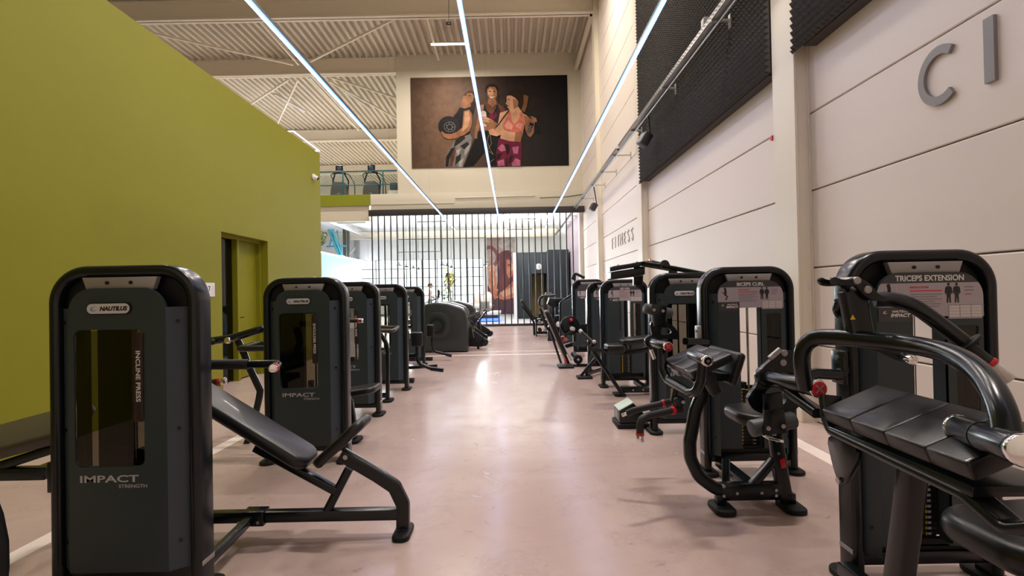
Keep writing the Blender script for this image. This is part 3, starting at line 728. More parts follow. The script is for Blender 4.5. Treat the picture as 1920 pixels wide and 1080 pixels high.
# ------------------------------------------------------------------ mezzanine
ym = YE + .0; r = thing('mezzanine_railing', 'teal two-bar railing with glass panels on the mezzanine edge', 'railing', (-8, ym, MEZ))
xr = P(745, 320, ym).x - .02
for nm, z, s in (('top_rail', 6.78, .03), ('middle_rail', 6.18, .022)):
    m = MB(); m.tube([(-16, ym, z), (xr, ym, z)], s, 'teal', n=8); part(m, nm, r)
xs = [P(643, 330, ym).x, P(718, 330, ym).x] ; xs += [xs[0] - 1.72 * k for k in (1, 2, 3, 4)]
for x in xs: m = MB(); m.box((x, ym, MEZ + .52), (.05, .06, 1.04), 'teal', .006); part(m, 'post', r)
m = MB(); m.bb((-16, ym + .03, MEZ + .04), (xr, ym + .038, 6.72), 'rail_glass'); part(m, 'glass_panel', r)
def treadmill(x, y, z0, lab, rz=0.0, group='treadmills on the mezzanine', sc_=1.0):
    r = thing('treadmill', lab, 'treadmill', (x, y, z0), group); z0 -= .06 * sc_
    T = Matrix.Translation((x, y, z0)) @ Matrix.Rotation(rz, 4, 'Z') @ Matrix.Scale(sc_, 4)
    def nb(): q = MB(); q.M = T; return q
    m = nb(); m.box((0, 1.05, .14), (.80, 1.9, .16), 'grey_plastic', .03); m.box((0, 1.1, .225), (.52, 1.75, .012), 'rubber', .004); part(m, 'deck', r)
    m = nb(); m.prism([(-.40, 0), (.40, 0), (.36, .50), (.30, .78), (.18, .86), (-.18, .86), (-.30, .78), (-.36, .50)], (0, -.02, .06), (1, 0, 0), (0, 0, 1), (0, 1, 0), .36, 'grey_plastic', .05, 3); m.box((0, -.022, .36), (.14, .01, .04), 'silver', .004); part(m, 'motor_hood', r)
    for s in (-1, 1):
        m = nb(); m.tube([(s * .34, .15, .1), (s * .36, .35, 1.0), (s * .22, .22, 1.30), (s * .12, .2, 1.36)], rrect(.06, .04, .012, 2), 'frame_black', .1); part(m, 'upright', r)
        m = nb(); m.tube([(s * .2, .2, 1.32), (s * .42, .2, 1.28), (s * .46, .75, 1.08), (s * .42, 1.1, .9), (s * .40, 1.15, .22)], .02, 'frame_black', .12, n=8); part(m, 'handrail', r)
    m = nb(); m.box((0, .18, 1.50), (.34, .1, .36), 'frame_black', .03, 2); m.box((0, .125, 1.52), (.2, .012, .2), 'shroud_edge', .004); m.box((0, .2, 1.33), (.58, .16, .06), 'frame_black', .02); part(m, 'console', r)
    return r
treadmill(P(637, 340, 24.3).x, 24.1, MEZ - .02, 'treadmill on the mezzanine behind the railing, nearer the green wall')
treadmill(P(695, 340, 24.3).x + .05, 24.1, MEZ - .02, 'treadmill on the mezzanine behind the railing, nearer the mural')
q = P(738, 345, 24.3); r = thing('step_machine', 'small grey and white machine on the mezzanine beside the mural wall', 'exercise machine', (q.x, q.y, MEZ - .02))
m = MB(); m.box((q.x, q.y + .3, MEZ + .2), (.5, .9, .42), 'white_wall', .04); part(m, 'body', r)
m = MB(); m.box((q.x, q.y + .05, MEZ + .62), (.36, .16, .34), 'grey_plastic', .04); part(m, 'console', r)

# ------------------------------------------------------------------ bright room behind the bars
wx0, wx1, wz0, wz1 = P(676, 520, YC).x, P(906, 520, YC).x, .12, 3.72
m = MB(); m.bb((-16, YC, wz1), (wx1, YC + .25, 5.6), 'white_wall'); m.bb((-16, YC, 0), (wx0, YC + .25, wz1), 'white_wall'); m.bb((wx1, YC, 0), (5.3, YC + .25, 5.6), 'white_wall'); m.bb((wx0, YC, 0), (wx1, YC + .25, wz0), 'white_wall')
k = -15.0
while k < 3: m.bb((k, YC - .006, wz1 + .1), (k + .03, YC + .01, 5.0), 'lamp_off'); k += 1.1
struct('wall_cafe_back', m)
m = MB()
nx = round((wx1 - wx0) / .96)
for i in range(nx + 1): x = wx0 + (wx1 - wx0) * i / nx; m.bb((x - .03, YC + .06, wz0), (x + .03, YC + .12, wz1), 'mullion')
nz = 6
for i in range(nz + 1): z = wz0 + (wz1 - wz0) * i / nz; m.bb((wx0, YC + .065, z - .025), (wx1, YC + .115, z + .025), 'mullion')
win = struct('window_2', m, 'long bright steel window at the back of the bright room')
m = MB(); m.bb((wx0, YC + .085, wz0), (wx1, YC + .091, wz1), 'clear'); m.build('window_pane', win)
m = MB(); m.bb((-16, YC - .35, 5.12), (3, YC - .02, 5.58), 'pillar_cream', .02); m.bb((-16, YC - .4, 5.05), (3, YC - .3, 5.12), 'pillar_cream'); struct('beam', m)
m = MB(); m.bb((-16, YE + .3, 0), (-15.8, YC, 5.6), 'white_wall'); struct('wall_cafe_left', m)
m = MB(); m.bb((3.0, YE + .6, 0), (3.15, 29, 5.6), 'lilac_wall'); struct('wall_cafe_right', m)
m = MB(); m.bb((3.3, YE + .1, 0), (3.5, YC, 5.6), 'white_wall'); struct('wall_cafe_side', m)
# black cubicle block
b0, b1 = P(971, 560, 28.5).x, P(1057, 560, 27.0).x; zt = P(1000, 473, 28.5).z
m = MB(); m.bb((b0, 28.5, 0), (b0 + .75, 32, zt), 'black_room'); m.bb((b0 + .75, 28.5, 2.4), (b0 + 1.55, 28.6, zt), 'black_room'); m.bb((b0 + .75, 30.5, 0), (b0 + 1.55, 30.6, 2.4), 'ochre')
m.bb((b0 + .75, 28.6, 2.4), (b0 + 1.55, 30.5, 2.5), 'black_room'); m.bb((b0 + 1.55, 27, 0), (b1 + .3, 32, zt), 'black_room'); struct('partition', m, 'black cubicle block in the bright room')
m = MB(); m.bb((b0 - .22, 28.4, 0), (b0 - .06, 28.56, zt), 'white_wall'); struct('trim_3', m)
q = P(1010, 500, 28.47); r = thing('wall_clock', 'round white clock on the black cubicle behind the bars', 'clock', q)
m = MB(); m.cyl((q.x, 28.499, q.z), (q.x, 28.45, q.z), .17, 'paper', 24, .012); part(m, 'face', r)
m = MB(); m.box((q.x + .02, 28.446, q.z + .03), (.012, .004, .12), 'ink'); m.box((q.x + .03, 28.446, q.z - .01), (.08, .004, .012), 'ink'); part(m, 'hands', r)
# ring print
yr = YC - .02; a, c = P(912.5, 446, yr), P(968, 588, yr)
r = thing('wall_poster', 'tall warm photo print of a woman holding a gym ring behind the bars', 'poster', ((a.x + c.x) / 2, yr, c.z))
m = MB(); m.bb((a.x, yr - .03, c.z), (c.x, yr + .019, a.z), 'r_bg'); part(m, 'print_panel', r)
PM = MB(); PL[0] = 0
def rp(pts, mt):
    PL[0] += 1; q = [(a.x + (c.x - a.x) * min(max((x - 960) / 232, 0), 1), a.z - (a.z - c.z) * min(max((y - 265) / 605, 0), 1)) for x, y in pts]
    PM.prism(q, (0, yr - .0303 - .001 * PL[0], 0), (1, 0, 0), (0, 0, 1), (0, 1, 0), .0007, mt)
rp([(1080, 265), (1192, 265), (1192, 380), (1100, 360), (1050, 330)], 'r_bg2')
rp([(960, 640), (1000, 700), (1192, 640), (1192, 870), (960, 870)], 'r_plum')
rp([(960, 700), (1050, 760), (1192, 770), (1192, 870), (960, 870)], 'r_deep')
rp([(1055, 395), (1090, 372), (1140, 366), (1160, 410), (1172, 520), (1180, 600), (1140, 650), (1080, 690), (1035, 670), (1050, 560), (1060, 470)], 'r_hair')
rp([(1120, 440), (1160, 440), (1178, 470), (1176, 540), (1160, 580), (1135, 590), (1118, 550)], 'r_skin'); rp([(1150, 460), (1174, 480), (1170, 530), (1150, 530)], 'r_skin_hi'); rp([(1128, 480), (1148, 478), (1148, 488), (1128, 490)], 'r_hair')
rp([(1080, 690), (1140, 640), (1192, 590), (1192, 740), (1090, 760), (1020, 740)], 'r_skin'); rp([(1060, 700), (1150, 660), (1192, 660), (1192, 700), (1090, 740)], 'r_skin_hi')
rp([(985, 520), (1025, 520), (1030, 600), (1040, 700), (1020, 760), (985, 700), (972, 600)], 'r_skin'); rp([(990, 540), (1010, 530), (1020, 640), (1000, 660)], 'r_skin_hi')
rp([(960, 330)] + [(975 + 85 * math.sin(t), 420 - 92 * math.cos(t)) for t in [k * .18 for k in range(0, 15)]] + [(975 + 58 * math.sin(t), 420 - 64 * math.cos(t)) for t in [k * .18 for k in range(14, -1, -1)]] + [(960, 362)], 'r_ring')
for k in range(4): rp(ell(992 + k, 486 + 13 * k, 30, 7, 12), 'r_skin_hi')
part(PM, 'printed_figure', r)
# pendants in two receding rows
for i, (px, py, Y) in enumerate([(748, 499, 27), (762, 502, 29.3), (775, 504, 31.7), (785, 506, 34), (830, 498.5, 27), (838, 500, 29.3), (846, 503, 31.7), (852, 505, 34), (912, 497.5, 27)]):
    q = P(px, py, Y); row = 'row nearer the frosted balustrade' if i < 4 else 'row beside the yellow-leaved plant'; o_ = ['first', 'second', 'third', 'last']
    lab = 'black pendant lamp hung in front of the ring poster' if i == 8 else 'black pendant lamp, %s lamp of the %s' % (o_[i % 4], row)
    r = thing('pendant_lamp', lab, 'pendant lamp', q, 'café pendants')
    m = MB(); m.lathe([(0, .17), (.03, .165), (.09, .06), (.13, .035), (.2, .03)], q, (0, 0, 1), 'frame_black', 18); part(m, 'lamp_shade', r)
    m = MB(); m.cyl((q.x, q.y, q.z + .2), (q.x, q.y, 5.6), .008, 'frame_black', 6); part(m, 'cord', r)
    m = MB(); m.ball((q.x, q.y, q.z + .01), .05, 'lamp_on', 10); part(m, 'bulb', r)
for (x0_, x1_, py), where in STRIPS:
    z = 4.9; lab = 'dark strip lamp hung under the white ceiling ' + where; a_, c_ = PZ(x0_, py, z), PZ(x1_, py - .6, z); Yc = a_.y
    r = thing('strip_lamp', lab, 'ceiling lamp', ((a_.x + c_.x) / 2, Yc, z), 'café strip lamps')
    m = MB(); m.box(((a_.x + c_.x) / 2, Yc, z), (c_.x - a_.x, .1, .06), 'mullion', .008); part(m, 'housing', r)
    for t in (.2, .8): x = a_.x + (c_.x - a_.x) * t; m = MB(); m.cyl((x, Yc, z), (x, Yc, 5.6), .006, 'mullion', 6); part(m, 'hanger', r)
q = PZ(659, 412, 5.1); r = thing('sphere_lamp', 'small round lamp hanging from the white ceiling near the green wall', 'pendant lamp', q)
m = MB(); m.ball(q, .085, 'galv', 14); part(m, 'globe', r)
m = MB(); m.cyl(q, (q.x, q.y, 5.6), .007, 'galv', 6); part(m, 'cord', r)
for (p0, p1, Y), lab in (((745, 473), (826, 471.5), 29.0), 'dark rail hung behind the bars, lower of two'), (((747, 449), (909, 446), 33.0), 'dark rail hung behind the bars, upper of two'):
    a_, c_ = P(*p0, Y), P(*p1, Y); a_.z = c_.z = (a_.z + c_.z) / 2; r = thing('hanging_rail', lab, 'rail', (a_ + c_) / 2, 'hanging rails')
    m = MB(); m.tube([a_, c_], .022, 'frame_black', n=8); part(m, 'tube', r)
    for e_ in (a_, c_): m = MB(); m.cyl(e_, (e_.x, e_.y, 5.6), .01, 'frame_black', 6); part(m, 'hanger', r)
a_, c_ = PZ(601, 412, 5.2), PZ(676, 440, 5.2); xm = (a_.x + c_.x) / 2
r = thing('cable_tray', 'white cable tray along the far left side of the bright room', 'cable tray', (xm, 28, 5.2), 'cable trays')
m = MB(); m.bb((xm - .12, 23.4, 5.2), (xm + .12, YC - .02, 5.23), 'camera_white'); m.bb((xm - .12, 23.4, 5.2), (xm - .1, YC - .02, 5.3), 'camera_white'); m.bb((xm + .1, 23.4, 5.2), (xm + .12, YC - .02, 5.3), 'camera_white'); part(m, 'tray_channel', r)
m = MB(); m.tube([(xm + .2, 23.4, 5.16), (xm + .2, YC - .02, 5.16)], .03, 'galv', n=8); part(m, 'conduit', r)
for y in (25.5, 29, 32.5): m = MB(); m.tube([(xm + .22, y, 5.19), (xm - .16, y, 5.19)], .012, 'galv', n=6); m.tube([(xm - .15, y, 5.19), (xm - .15, y, 5.6)], .008, 'galv', n=6); part(m, 'hanger', r)
# frosted balustrade of the ramp
xb = P(600, 465, 26.0).x; y0_, y1_ = 21.5, PX(677, 490, xb).y; zt_, zb_ = PX(640, 480, xb).z, PX(640, 524, xb).z
r = thing('frosted_balustrade', 'pale blue frosted balustrade with a light line along its top', 'balustrade', (xb, y0_ + 2, 0))
m = MB(); m.bb((xb - .02, 23.6, zb_), (xb + .02, y1_, zt_ - .06), 'frosted_blue', .004); part(m, 'frosted_panel', r)
m = MB(); m.bb((xb - .03, 23.6, zt_ - .06), (xb + .03, y1_ + 2.5, zt_), 'led', .006); part(m, 'light_strip', r)
m = MB(); m.bb((xb - .3, 23.6, zb_ - .3), (xb - .03, y1_, zb_), 'white_wall'); m.bb((xb - .25, 24, 0), (xb - .05, 24.2, zb_ - .3), 'white_wall'); m.bb((xb - .25, y1_ - .3, 0), (xb - .05, y1_ - .1, zb_ - .3), 'white_wall'); part(m, 'base_beam', r)
# blue steel stair behind it
r = thing('steel_stair', 'blue steel stair flight behind the frosted balustrade', 'stair', P(640, 500, 30))
for pp in (((616, 430), (636, 478)), ((622, 430), (641, 478))):
    m = MB(); m.tube([P(*pp[0], 30), P(*pp[1], 30)], rrect(.12, .2, .02, 2), 'teal_bright'); part(m, 'stringer', r)
for pp in (((632, 432), (640, 470)), ((626, 430), (618, 462)), ((640, 458), (640, 478)), ((612, 462), (650, 461))):
    m = MB(); m.tube([P(*pp[0], 30), P(*pp[1], 30)], .04, 'teal_bright', n=8); part(m, 'railing_bar', r)
m = MB(); m.bb((P(600, 470, 30.6).x, 30.6, 0), (P(638, 470, 30.6).x, 31.4, P(620, 478, 30.6).z), 'white_wall'); part(m, 'landing', r)
q = P(648, 460, 33.0); m = MB(); m.bb((q.x - .17, 33, 0), (q.x - .02, 33.2, 5.6), 'mullion'); m.bb((q.x + .06, 33, 0), (q.x + .2, 33.2, 5.6), 'mullion'); struct('pillar', m)
q = P(671, 470, YC - .15); m = MB(); m.bb((q.x - .1, YC - .3, 0), (q.x + .1, YC - .02, 5.3), 'galv'); struct('pillar', m)
m = MB(); m.tube([P(653, 481, YC - .2), P(671, 460, YC - .2)], rrect(.1, .1, .01, 1), 'white_wall'); struct('beam_brace', m)
# plants
def leafy(name, root, centre, rad, n, size, mats, seed, droop=.0):
    rnd = random.Random(seed); m = MB()
    for i in range(n):
        t, ph, rr = rnd.uniform(0, 2 * pi), math.acos(rnd.uniform(-1, 1)), rnd.uniform(.45, 1) 
        c_ = V(centre) + V((rad[0] * rr * math.sin(ph) * math.cos(t), rad[1] * rr * math.sin(ph) * math.sin(t), rad[2] * rr * math.cos(ph)))
        R = Matrix.Rotation(rnd.uniform(0, 2 * pi), 3, 'Z') @ Matrix.Rotation(rnd.uniform(-1, .6), 3, 'Y'); L = size * rnd.uniform(.7, 1.3)
        q = [(0, 0, 0), (L * .3, L * .2, .02), (L * .7, L * .16, .0), (L, 0, -.05), (L * .7, -L * .16, 0), (L * .3, -L * .2, .02)]
        m.raw([c_ + R @ V(p) for p in q], [(0, 1, 2, 3, 4, 5)], mats[i % len(mats)])
    return part(m, name, root)
q = P(601, 447, 29.0); r = thing('indoor_tree', 'indoor tree with yellow-green leaves behind the corner of the green wall', 'tree', (q.x - .2, q.y, 0))
m = MB(); m.tube([(q.x - .2, q.y, 0), (q.x - .25, q.y, 2), (q.x - .1, q.y, q.z)], .06, 'bark', n=8); part(m, 'trunk', r)
leafy('foliage', r, (q.x - .25, q.y, q.z), (.6, .5, .6), 260, .22, ['leaf_green', 'leaf_yellow', 'leaf_green'], 4)
q = P(843, 540, 30.0); r = thing('potted_plant', 'tall potted plant with broad yellow-green leaves in front of the windows', 'plant', (q.x, 30, 0))
m = MB(); m.lathe([(0, .2), (.4, .26), (.42, .24), (.40, .2)], (q.x, 30, 0), (0, 0, 1), 'pot', 18); part(m, 'pot', r)
m = MB(); m.tube([(q.x, 30, .35), (q.x + .04, 30, 1.0), (q.x - .02, 30, 2.3)], .035, 'bark', n=8); part(m, 'stem', r)
leafy('foliage', r, (q.x, 30, 2.1), (.36, .36, .62), 60, .42, ['leaf_yellow', 'leaf_green', 'leaf_yellow'], 8)
leafy('foliage', r, (q.x - .15, 30, 1.3), (.38, .36, .4), 70, .2, ['leaf_green'], 9)

# people
def body(name, joints, bones, root, mats_by_z, off):
    me = bpy.data.meshes.new('body'); names = list(joints); me.from_pydata([V(joints[k][0]) for k in names], [(names.index(a), names.index(b)) for a, b in bones], [])
    ob = bpy.data.objects.new('body', me); COL.objects.link(ob)
    sk = ob.modifiers.new('s', 'SKIN'); sk.use_smooth_shade = True; lay = me.skin_vertices[0] if me.skin_vertices else None
    if lay is None:
        bpy.context.view_layer.objects.active = ob; lay = me.skin_vertices[0]
    for i, k in enumerate(names): lay.data[i].radius = joints[k][1] if isinstance(joints[k][1], tuple) else (joints[k][1],) * 2
    lay.data[0].use_root = True
    ss = ob.modifiers.new('u', 'SUBSURF'); ss.levels = ss.render_levels = 2
    dg = bpy.context.evaluated_depsgraph_get(); ev = ob.evaluated_get(dg); nm = bpy.data.meshes.new_from_object(ev)
    bpy.data.objects.remove(ob)
    slots = []
    for p in nm.polygons: p.use_smooth = True
    nm.materials.clear()
    for z, mt in mats_by_z:
        if mt not in slots: slots.append(mt); nm.materials.append(MATS[mt])
    for p in nm.polygons:
        for z, mt in mats_by_z:
            if mats_pick(p.center, z): p.material_index = slots.index(mt); break
    o = bpy.data.objects.new(name, nm); COL.objects.link(o); o.parent = root; return o
def mats_pick(c, f): return f(c)
def person(x, y, z0, face, lab, shirt, seed=0):
    r = thing('person', lab, 'person', (x, y, z0)); s = face
    J = dict(pelvis=((0, 0, .93), (.15, .11)), waist=((.01 * s, 0, 1.08), (.125, .09)), chest=((.03 * s, 0, 1.30), (.15, .11)), upper=((.03 * s, 0, 1.42), (.12, .09)), neck=((.04 * s, 0, 1.50), .052), chin=((.07 * s, 0, 1.57), (.062, .066)), head=((.06 * s, 0, 1.66), (.078, .088)), crown=((.05 * s, 0, 1.73), (.06, .064)),
             sl=((.03 * s, .17, 1.40), .058), el=((-.06 * s, .22, 1.15), .042), hl=((.14 * s, .2, 1.02), .032), gl=((.22 * s, .19, 1.03), .03), sr=((.03 * s, -.17, 1.40), .058), er=((-.02 * s, -.22, 1.14), .042), hr=((.2 * s, -.2, 1.08), .032), gr=((.28 * s, -.19, 1.10), .03),
             tl=((0, .09, .86), .088), kl=((.1 * s, .1, .50), .058), al=((.02 * s, .1, .09), .042), fl=((.14 * s, .1, .04), .038), tr=((0, -.09, .86), .088), kr=((-.02 * s, -.1, .48), .058), ar=((-.2 * s, -.1, .12), .042), fr=((-.1 * s, -.1, .04), .038))
    B = [('pelvis', 'waist'), ('waist', 'chest'), ('chest', 'upper'), ('upper', 'neck'), ('neck', 'chin'), ('chin', 'head'), ('head', 'crown'), ('upper', 'sl'), ('sl', 'el'), ('el', 'hl'), ('hl', 'gl'), ('upper', 'sr'), ('sr', 'er'), ('er', 'hr'), ('hr', 'gr'), ('pelvis', 'tl'), ('tl', 'kl'), ('kl', 'al'), ('al', 'fl'), ('pelvis', 'tr'), ('tr', 'kr'), ('kr', 'ar'), ('ar', 'fr')]
    body('body', J, B, r, [(lambda c: c.z > 1.49, 'skin'), (lambda c: c.z > .98 and not (abs(c.y) > .15 and c.z < 1.24), shirt), (lambda c: abs(c.y) > .17, 'skin'), (lambda c: c.z > .55, 'shorts_dark'), (lambda c: c.z > .1, 'skin'), (lambda c: True, 'white')], None)
    m = MB(); m.ball((x + .035 * s, y, z0 + 1.695), (.098, .094, .092), 'hair', 16); m.ball((x - .06 * s, y, z0 + 1.66), (.05, .06, .07), 'hair', 12); part(m, 'hair', r)
    m = MB()
    for k in (-1, 1): m.ball((x + .135 * s, y + .032 * k, z0 + 1.655), .011, 'ink', 8); m.ball((x + .05 * s, y + .088 * k, z0 + 1.645), (.02, .012, .03), 'skin', 8)
    m.ball((x + .148 * s, y, z0 + 1.63), (.018, .014, .022), 'skin', 8); m.box((x + .132 * s, y, z0 + 1.595), (.012, .045, .01), 'p_legg', .003); part(m, 'face', r)
    return r
q = P(806, 560, 26.0); person(q.x, 26.0, .19, 1, 'person in a white shirt walking on a treadmill behind the bars', 'shirt_white')
treadmill(q.x + .62, 26.0, 0, 'treadmill with a dark console behind the bars under the person in white', math.radians(90), None)
q = P(774, 540, 30.0); person(q.x, 30.0, -.02, 1, 'person far behind the bars, only the head showing above the machines', 'p_coral')

# lounge group under the ring poster
q0, q1 = PZ(872, 610, .05), PZ(948, 604, .05); y_ = 26.0
xa, xb_ = P(884, 600, y_).x, P(938, 600, y_).x
r = thing('lounge_platform', 'white platform edge lit blue underneath, behind the bars', 'platform', ((xa + xb_) / 2, y_, 0))
m = MB(); m.bb((xa, y_, .34), (xb_, y_ + 2.4, .48), 'paper', .02); part(m, 'top', r)
m = MB(); m.bb((xa + .1, y_ + .12, .0), (xb_ - .12, y_ + 2.2, .34), 'dark_beam'); part(m, 'base', r)
m = MB(); m.bb((xa + .05, y_ + .06, .04), (xb_ - .06, y_ + .11, .17), 'blue_led'); m.bb((xb_ - .11, y_ + .06, .04), (xb_ - .06, y_ + 2.2, .17), 'blue_led'); part(m, 'light_strip', r)
q = P(909, 592, y_ + .5); o = MB(); o.bb((q.x - .22, y_ + .4, .481), (q.x + .24, y_ + .8, 1.0), 'grey_plastic', .02); tag(o.build('side_box', origin=V((q.x, y_ + .4, .48))), 'dark grey box standing on the white platform', 'box')
for px, lab in ((896, 'white rounded lounge chair on the platform beside the last disc machine'), (916, 'white rounded lounge chair on the platform in front of the ring poster')):
    q = P(px, 575, y_ + 1.5); r = thing('lounge_chair', lab, 'chair', (q.x, y_ + 1.5, .48), 'white lounge chairs')
    m = MB(); m.ball((q.x, y_ + 1.65, .98), (.24, .16, .50), 'shirt_white', 18); part(m, 'backrest', r)
    m = MB(); m.ball((q.x, y_ + 1.5, .76), (.26, .3, .12), 'shirt_white', 18); part(m, 'seat', r)
    m = MB(); m.cyl((q.x, y_ + 1.5, .4805), (q.x, y_ + 1.5, .7), .05, 'galv', 12); m.cyl((q.x, y_ + 1.5, .4805), (q.x, y_ + 1.5, .5), .2, 'galv', 18); part(m, 'base', r)
# ------------------------------------------------------------------ strength machines: the weight tower
TW, TH = .705, 1.565
def rr_top(x0, x1, z0, z1, R, n=8):
    return [(x0, z0), (x1, z0)] + [(x1 - R + R * math.cos(pi / 2 * i / n), z1 - R + R * math.sin(pi / 2 * i / n)) for i in range(n + 1)] + [(x0 + R - R * math.sin(pi / 2 * i / n), z1 - R + R * math.cos(pi / 2 * i / n)) for i in range(n + 1)]
def rect(x0, x1, z0, z1, r=.02, n=3):
    return [(x, y) for x, y in shift(rrect(x1 - x0, z1 - z0, r, n), (x0 + x1) / 2, (z0 + z1) / 2)]
EX, EZ = (1, 0, 0), (0, 0, 1)
def swirl(m, o, ex, ey, s, mt):
    o, ex, ey = V(o), V(ex), V(ey)
    for k, (R, w0) in enumerate(((.5, .16), (.30, .12))):
        A, B = [], []
        for i in range(17):
            t = math.radians(40 + 280 * i / 16); f = math.sin(pi * i / 16) * w0
            A.append(((R + f / 2) * 1.25 * math.cos(t), (R + f / 2) * .8 * math.sin(t))); B.append(((R - f / 2) * 1.25 * math.cos(t), (R - f / 2) * .8 * math.sin(t)))
        q = [(s * (x * .95 - y * .3), s * (x * .3 + y * .95)) for x, y in A + B[::-1]]
        m.flat(q, o, ex, ey, mt)
def tower(root, x0, Y, front, title, W=TW, H=TH, far=False, stack=True):
    """front 'logo': badge side towards the camera; 'user': placard side. Local x across, y away, z up."""
    T = Matrix.Translation((x0 + W / 2, Y, 0))
    def nb(): q = MB(); q.M = T; return q
    hw = W / 2; t = .055; dp = .13
    m = nb(); m.tube([(-hw + t / 2, dp / 2, .015), (-hw + t / 2, dp / 2, H - t / 2), (hw - t / 2, dp / 2, H - t / 2), (hw - t / 2, dp / 2, .015)], rrect(dp, t, .024, 4), 'frame_black', .15, up=(1, 0, 0), n=12)
    if not far:
        for s in (-1, 1): m.box((s * (hw - .0), dp / 2, .16), (.003, dp - .03, .022), 'silver', .001, 1)
    part(m, 'frame', root)
    for s in (-1, 1):
        m = nb(); m.prism(rrect(.13, .26, .06, 6), (s * (hw - .03), dp / 2, 0), EX, (0, 1, 0), EZ, .028, 'rubber', .008); part(m, 'foot', root)
    # black core inside the loop, open where the windows are
    hx = (-.20, .12) if front == 'logo' else (-.12, .20)
    hole = rect(hx[0], hx[1], .635, 1.265, .03)
    hi = hw - t + .002
    m = nb(); m.prism(rr_top(-hi, hi, .13, H - t + .004, .10), (0, .05, 0), EX, EZ, (0, 1, 0), .03, 'shroud_dark', holes=[rect(hx[0] - .01, hx[1] + .01, .6 if front == 'logo' else .2, 1.29, .02)]); m.bb((-hi, .03, .09), (hi, .10, .15), 'frame_black', .006)
    for sx in (-1, 1): m.bb((sx * .29 - .012, .03, .15), (sx * .29 + .012, .17, H - .2), 'shroud_dark')
    part(m, 'core', root)
    # top bracket with two screws
    m = nb(); m.prism([(-.155, H - .115), (.155, H - .115), (.175, H - t - .002), (-.175, H - t - .002)], (0, -.012, 0), EX, EZ, (0, 1, 0), .035, 'silver', .004)
    for s in (-.055, .055): m.cyl((s, -.012, H - .083), (s, -.018, H - .083), .0085, 'frame_black', 10)
    br = part(m, 'bracket', root)
    fb, b, yo = .225, .068, -.030
    top = H - .108
    if front == 'logo':
        outl = rr_top(-fb, fb, .15, top, .11)
        m = nb(); m.prism(outl, (0, yo, 0), EX, EZ, (0, 1, 0), .018, 'shroud_grey', holes=[hole])
    else:
        slot = rect(-.083, .080, .205, 1.30, .012); rw = rect(.118, .222, .70, 1.21, .008)
        outl = rr_top(-fb - .02, fb + .02, .205, top, .11)
        m = nb(); m.prism(outl, (0, yo, 0), EX, EZ, (0, 1, 0), .018, 'shroud_grey', holes=[slot, rw])
        m.bb((-.092, yo + .004, .205), (-.083, .05, 1.26), 'shroud_edge'); m.bb((.080, yo + .004, .205), (.089, .05, 1.26), 'shroud_edge')
    e = fb if front == 'logo' else fb + .02
    for s in (-1, 1):                                             # angled side strips with three screws
        m.raw([(s * e, yo, .15), (s * (hi - .004), .03, .15), (s * (hi - .004), .03, H - .20), (s * e, yo, H - .20), (s * e, yo + .018, .15), (s * (hi - .004), .045, .15), (s * (hi - .004), .045, H - .20), (s * e, yo + .018, H - .20)],
              [(0, 1, 2, 3), (7, 6, 5, 4), (0, 4, 5, 1), (3, 2, 6, 7), (1, 5, 6, 2)], 'shroud_edge')
        if not far:
            for z in (.28, .80, 1.30):
                c = V((s * (e + hi) / 2, (yo + .03) / 2, z)); nrm = V((s * .06, -(hi - e), 0)).normalized(); m.cyl(c, c + nrm * .005, .0085, 'frame_black', 10)
    if front == 'logo':
        m.text('IMPACT', .044, (-.045, yo - .0005, .565), EX, EZ, 'ink_grey', .0006, 'CENTER', 0, .0009, .27)
        m.text('STRENGTH', .022, (.065, yo - .0005, .538), EX, EZ, 'ink_grey', .0006, 'CENTER', 0, .0002, .13)
        sh = part(m, 'shroud', root)
        m = nb(); m.prism(rect(-.198, .118, .637, 1.263, .03), (0, yo + .006, 0), EX, EZ, (0, 1, 0), .003, 'smoked'); part(m, 'window_pane', sh)
        m = nb(); m.prism(rrect(.205, .055, .027, 6), (-.032, yo - .001, 1.363), EX, EZ, (0, -1, 0), .008, 'shroud_dark', .003); m.prism(rrect(.195, .046, .022, 6), (-.032, yo - .009, 1.363), EX, EZ, (0, -1, 0), .003, 'badge', .001)
        swirl(m, (-.095, yo - .0125, 1.363), EX, EZ, .026, 'blue_mark')
        m.text('NAUTILUS', .026, (-.008, yo - .0121, 1.354), EX, EZ, 'ink', .0006, 'CENTER', .22, .0016, .128); part(m, 'badge', sh)
        m = nb(); m.prism(rect(.078, .121, .84, 1.25, .008), (0, yo - .001, 0), EX, EZ, (0, -1, 0), .007, 'label_maroon', .002)
        for (u0, u1, v0, v1) in ((.085, .114, .848, .8505), (.085, .114, 1.2395, 1.242), (.085, .0872, .848, 1.242), (.1118, .114, .848, 1.242)): m.bb((u0, yo - .0086, v0), (u1, yo - .008, v1), 'dim_red')
        if title: m.text(title, .028, (.0905, yo - .0082, 1.05), (0, 0, -1), EX, 'paper', .0005, 'CENTER', 0, .0004, .018 * len(title))
        else: m.bb((.096, yo - .0088, .99), (.104, yo - .008, 1.10), 'ink_grey')
        part(m, 'label_strip', sh)
    else:
        sh = part(m, 'shroud', root)
        # placard: dark title band, pale instruction field
        pz0, pz1, pzt = 1.335, 1.41, top - .003
        def cap(zlo, zhi, ee, n=10):
            R = .11; zc = top - .003 - R; q = []
            def xa_(z): return ee if z <= zc else ee - R + math.sqrt(max(0, R * R - (z - zc) ** 2))
            zs = [zlo + (zhi - zlo) * i / n for i in range(n + 1)]
            return [(-xa_(z), z) for z in reversed(zs)] + [(xa_(z), z) for z in zs]
        m = nb(); m.prism(cap(pz1, pzt, e - .002), (0, yo - .004, 0), EX, EZ, (0, 1, 0), .004, 'plate_dark')
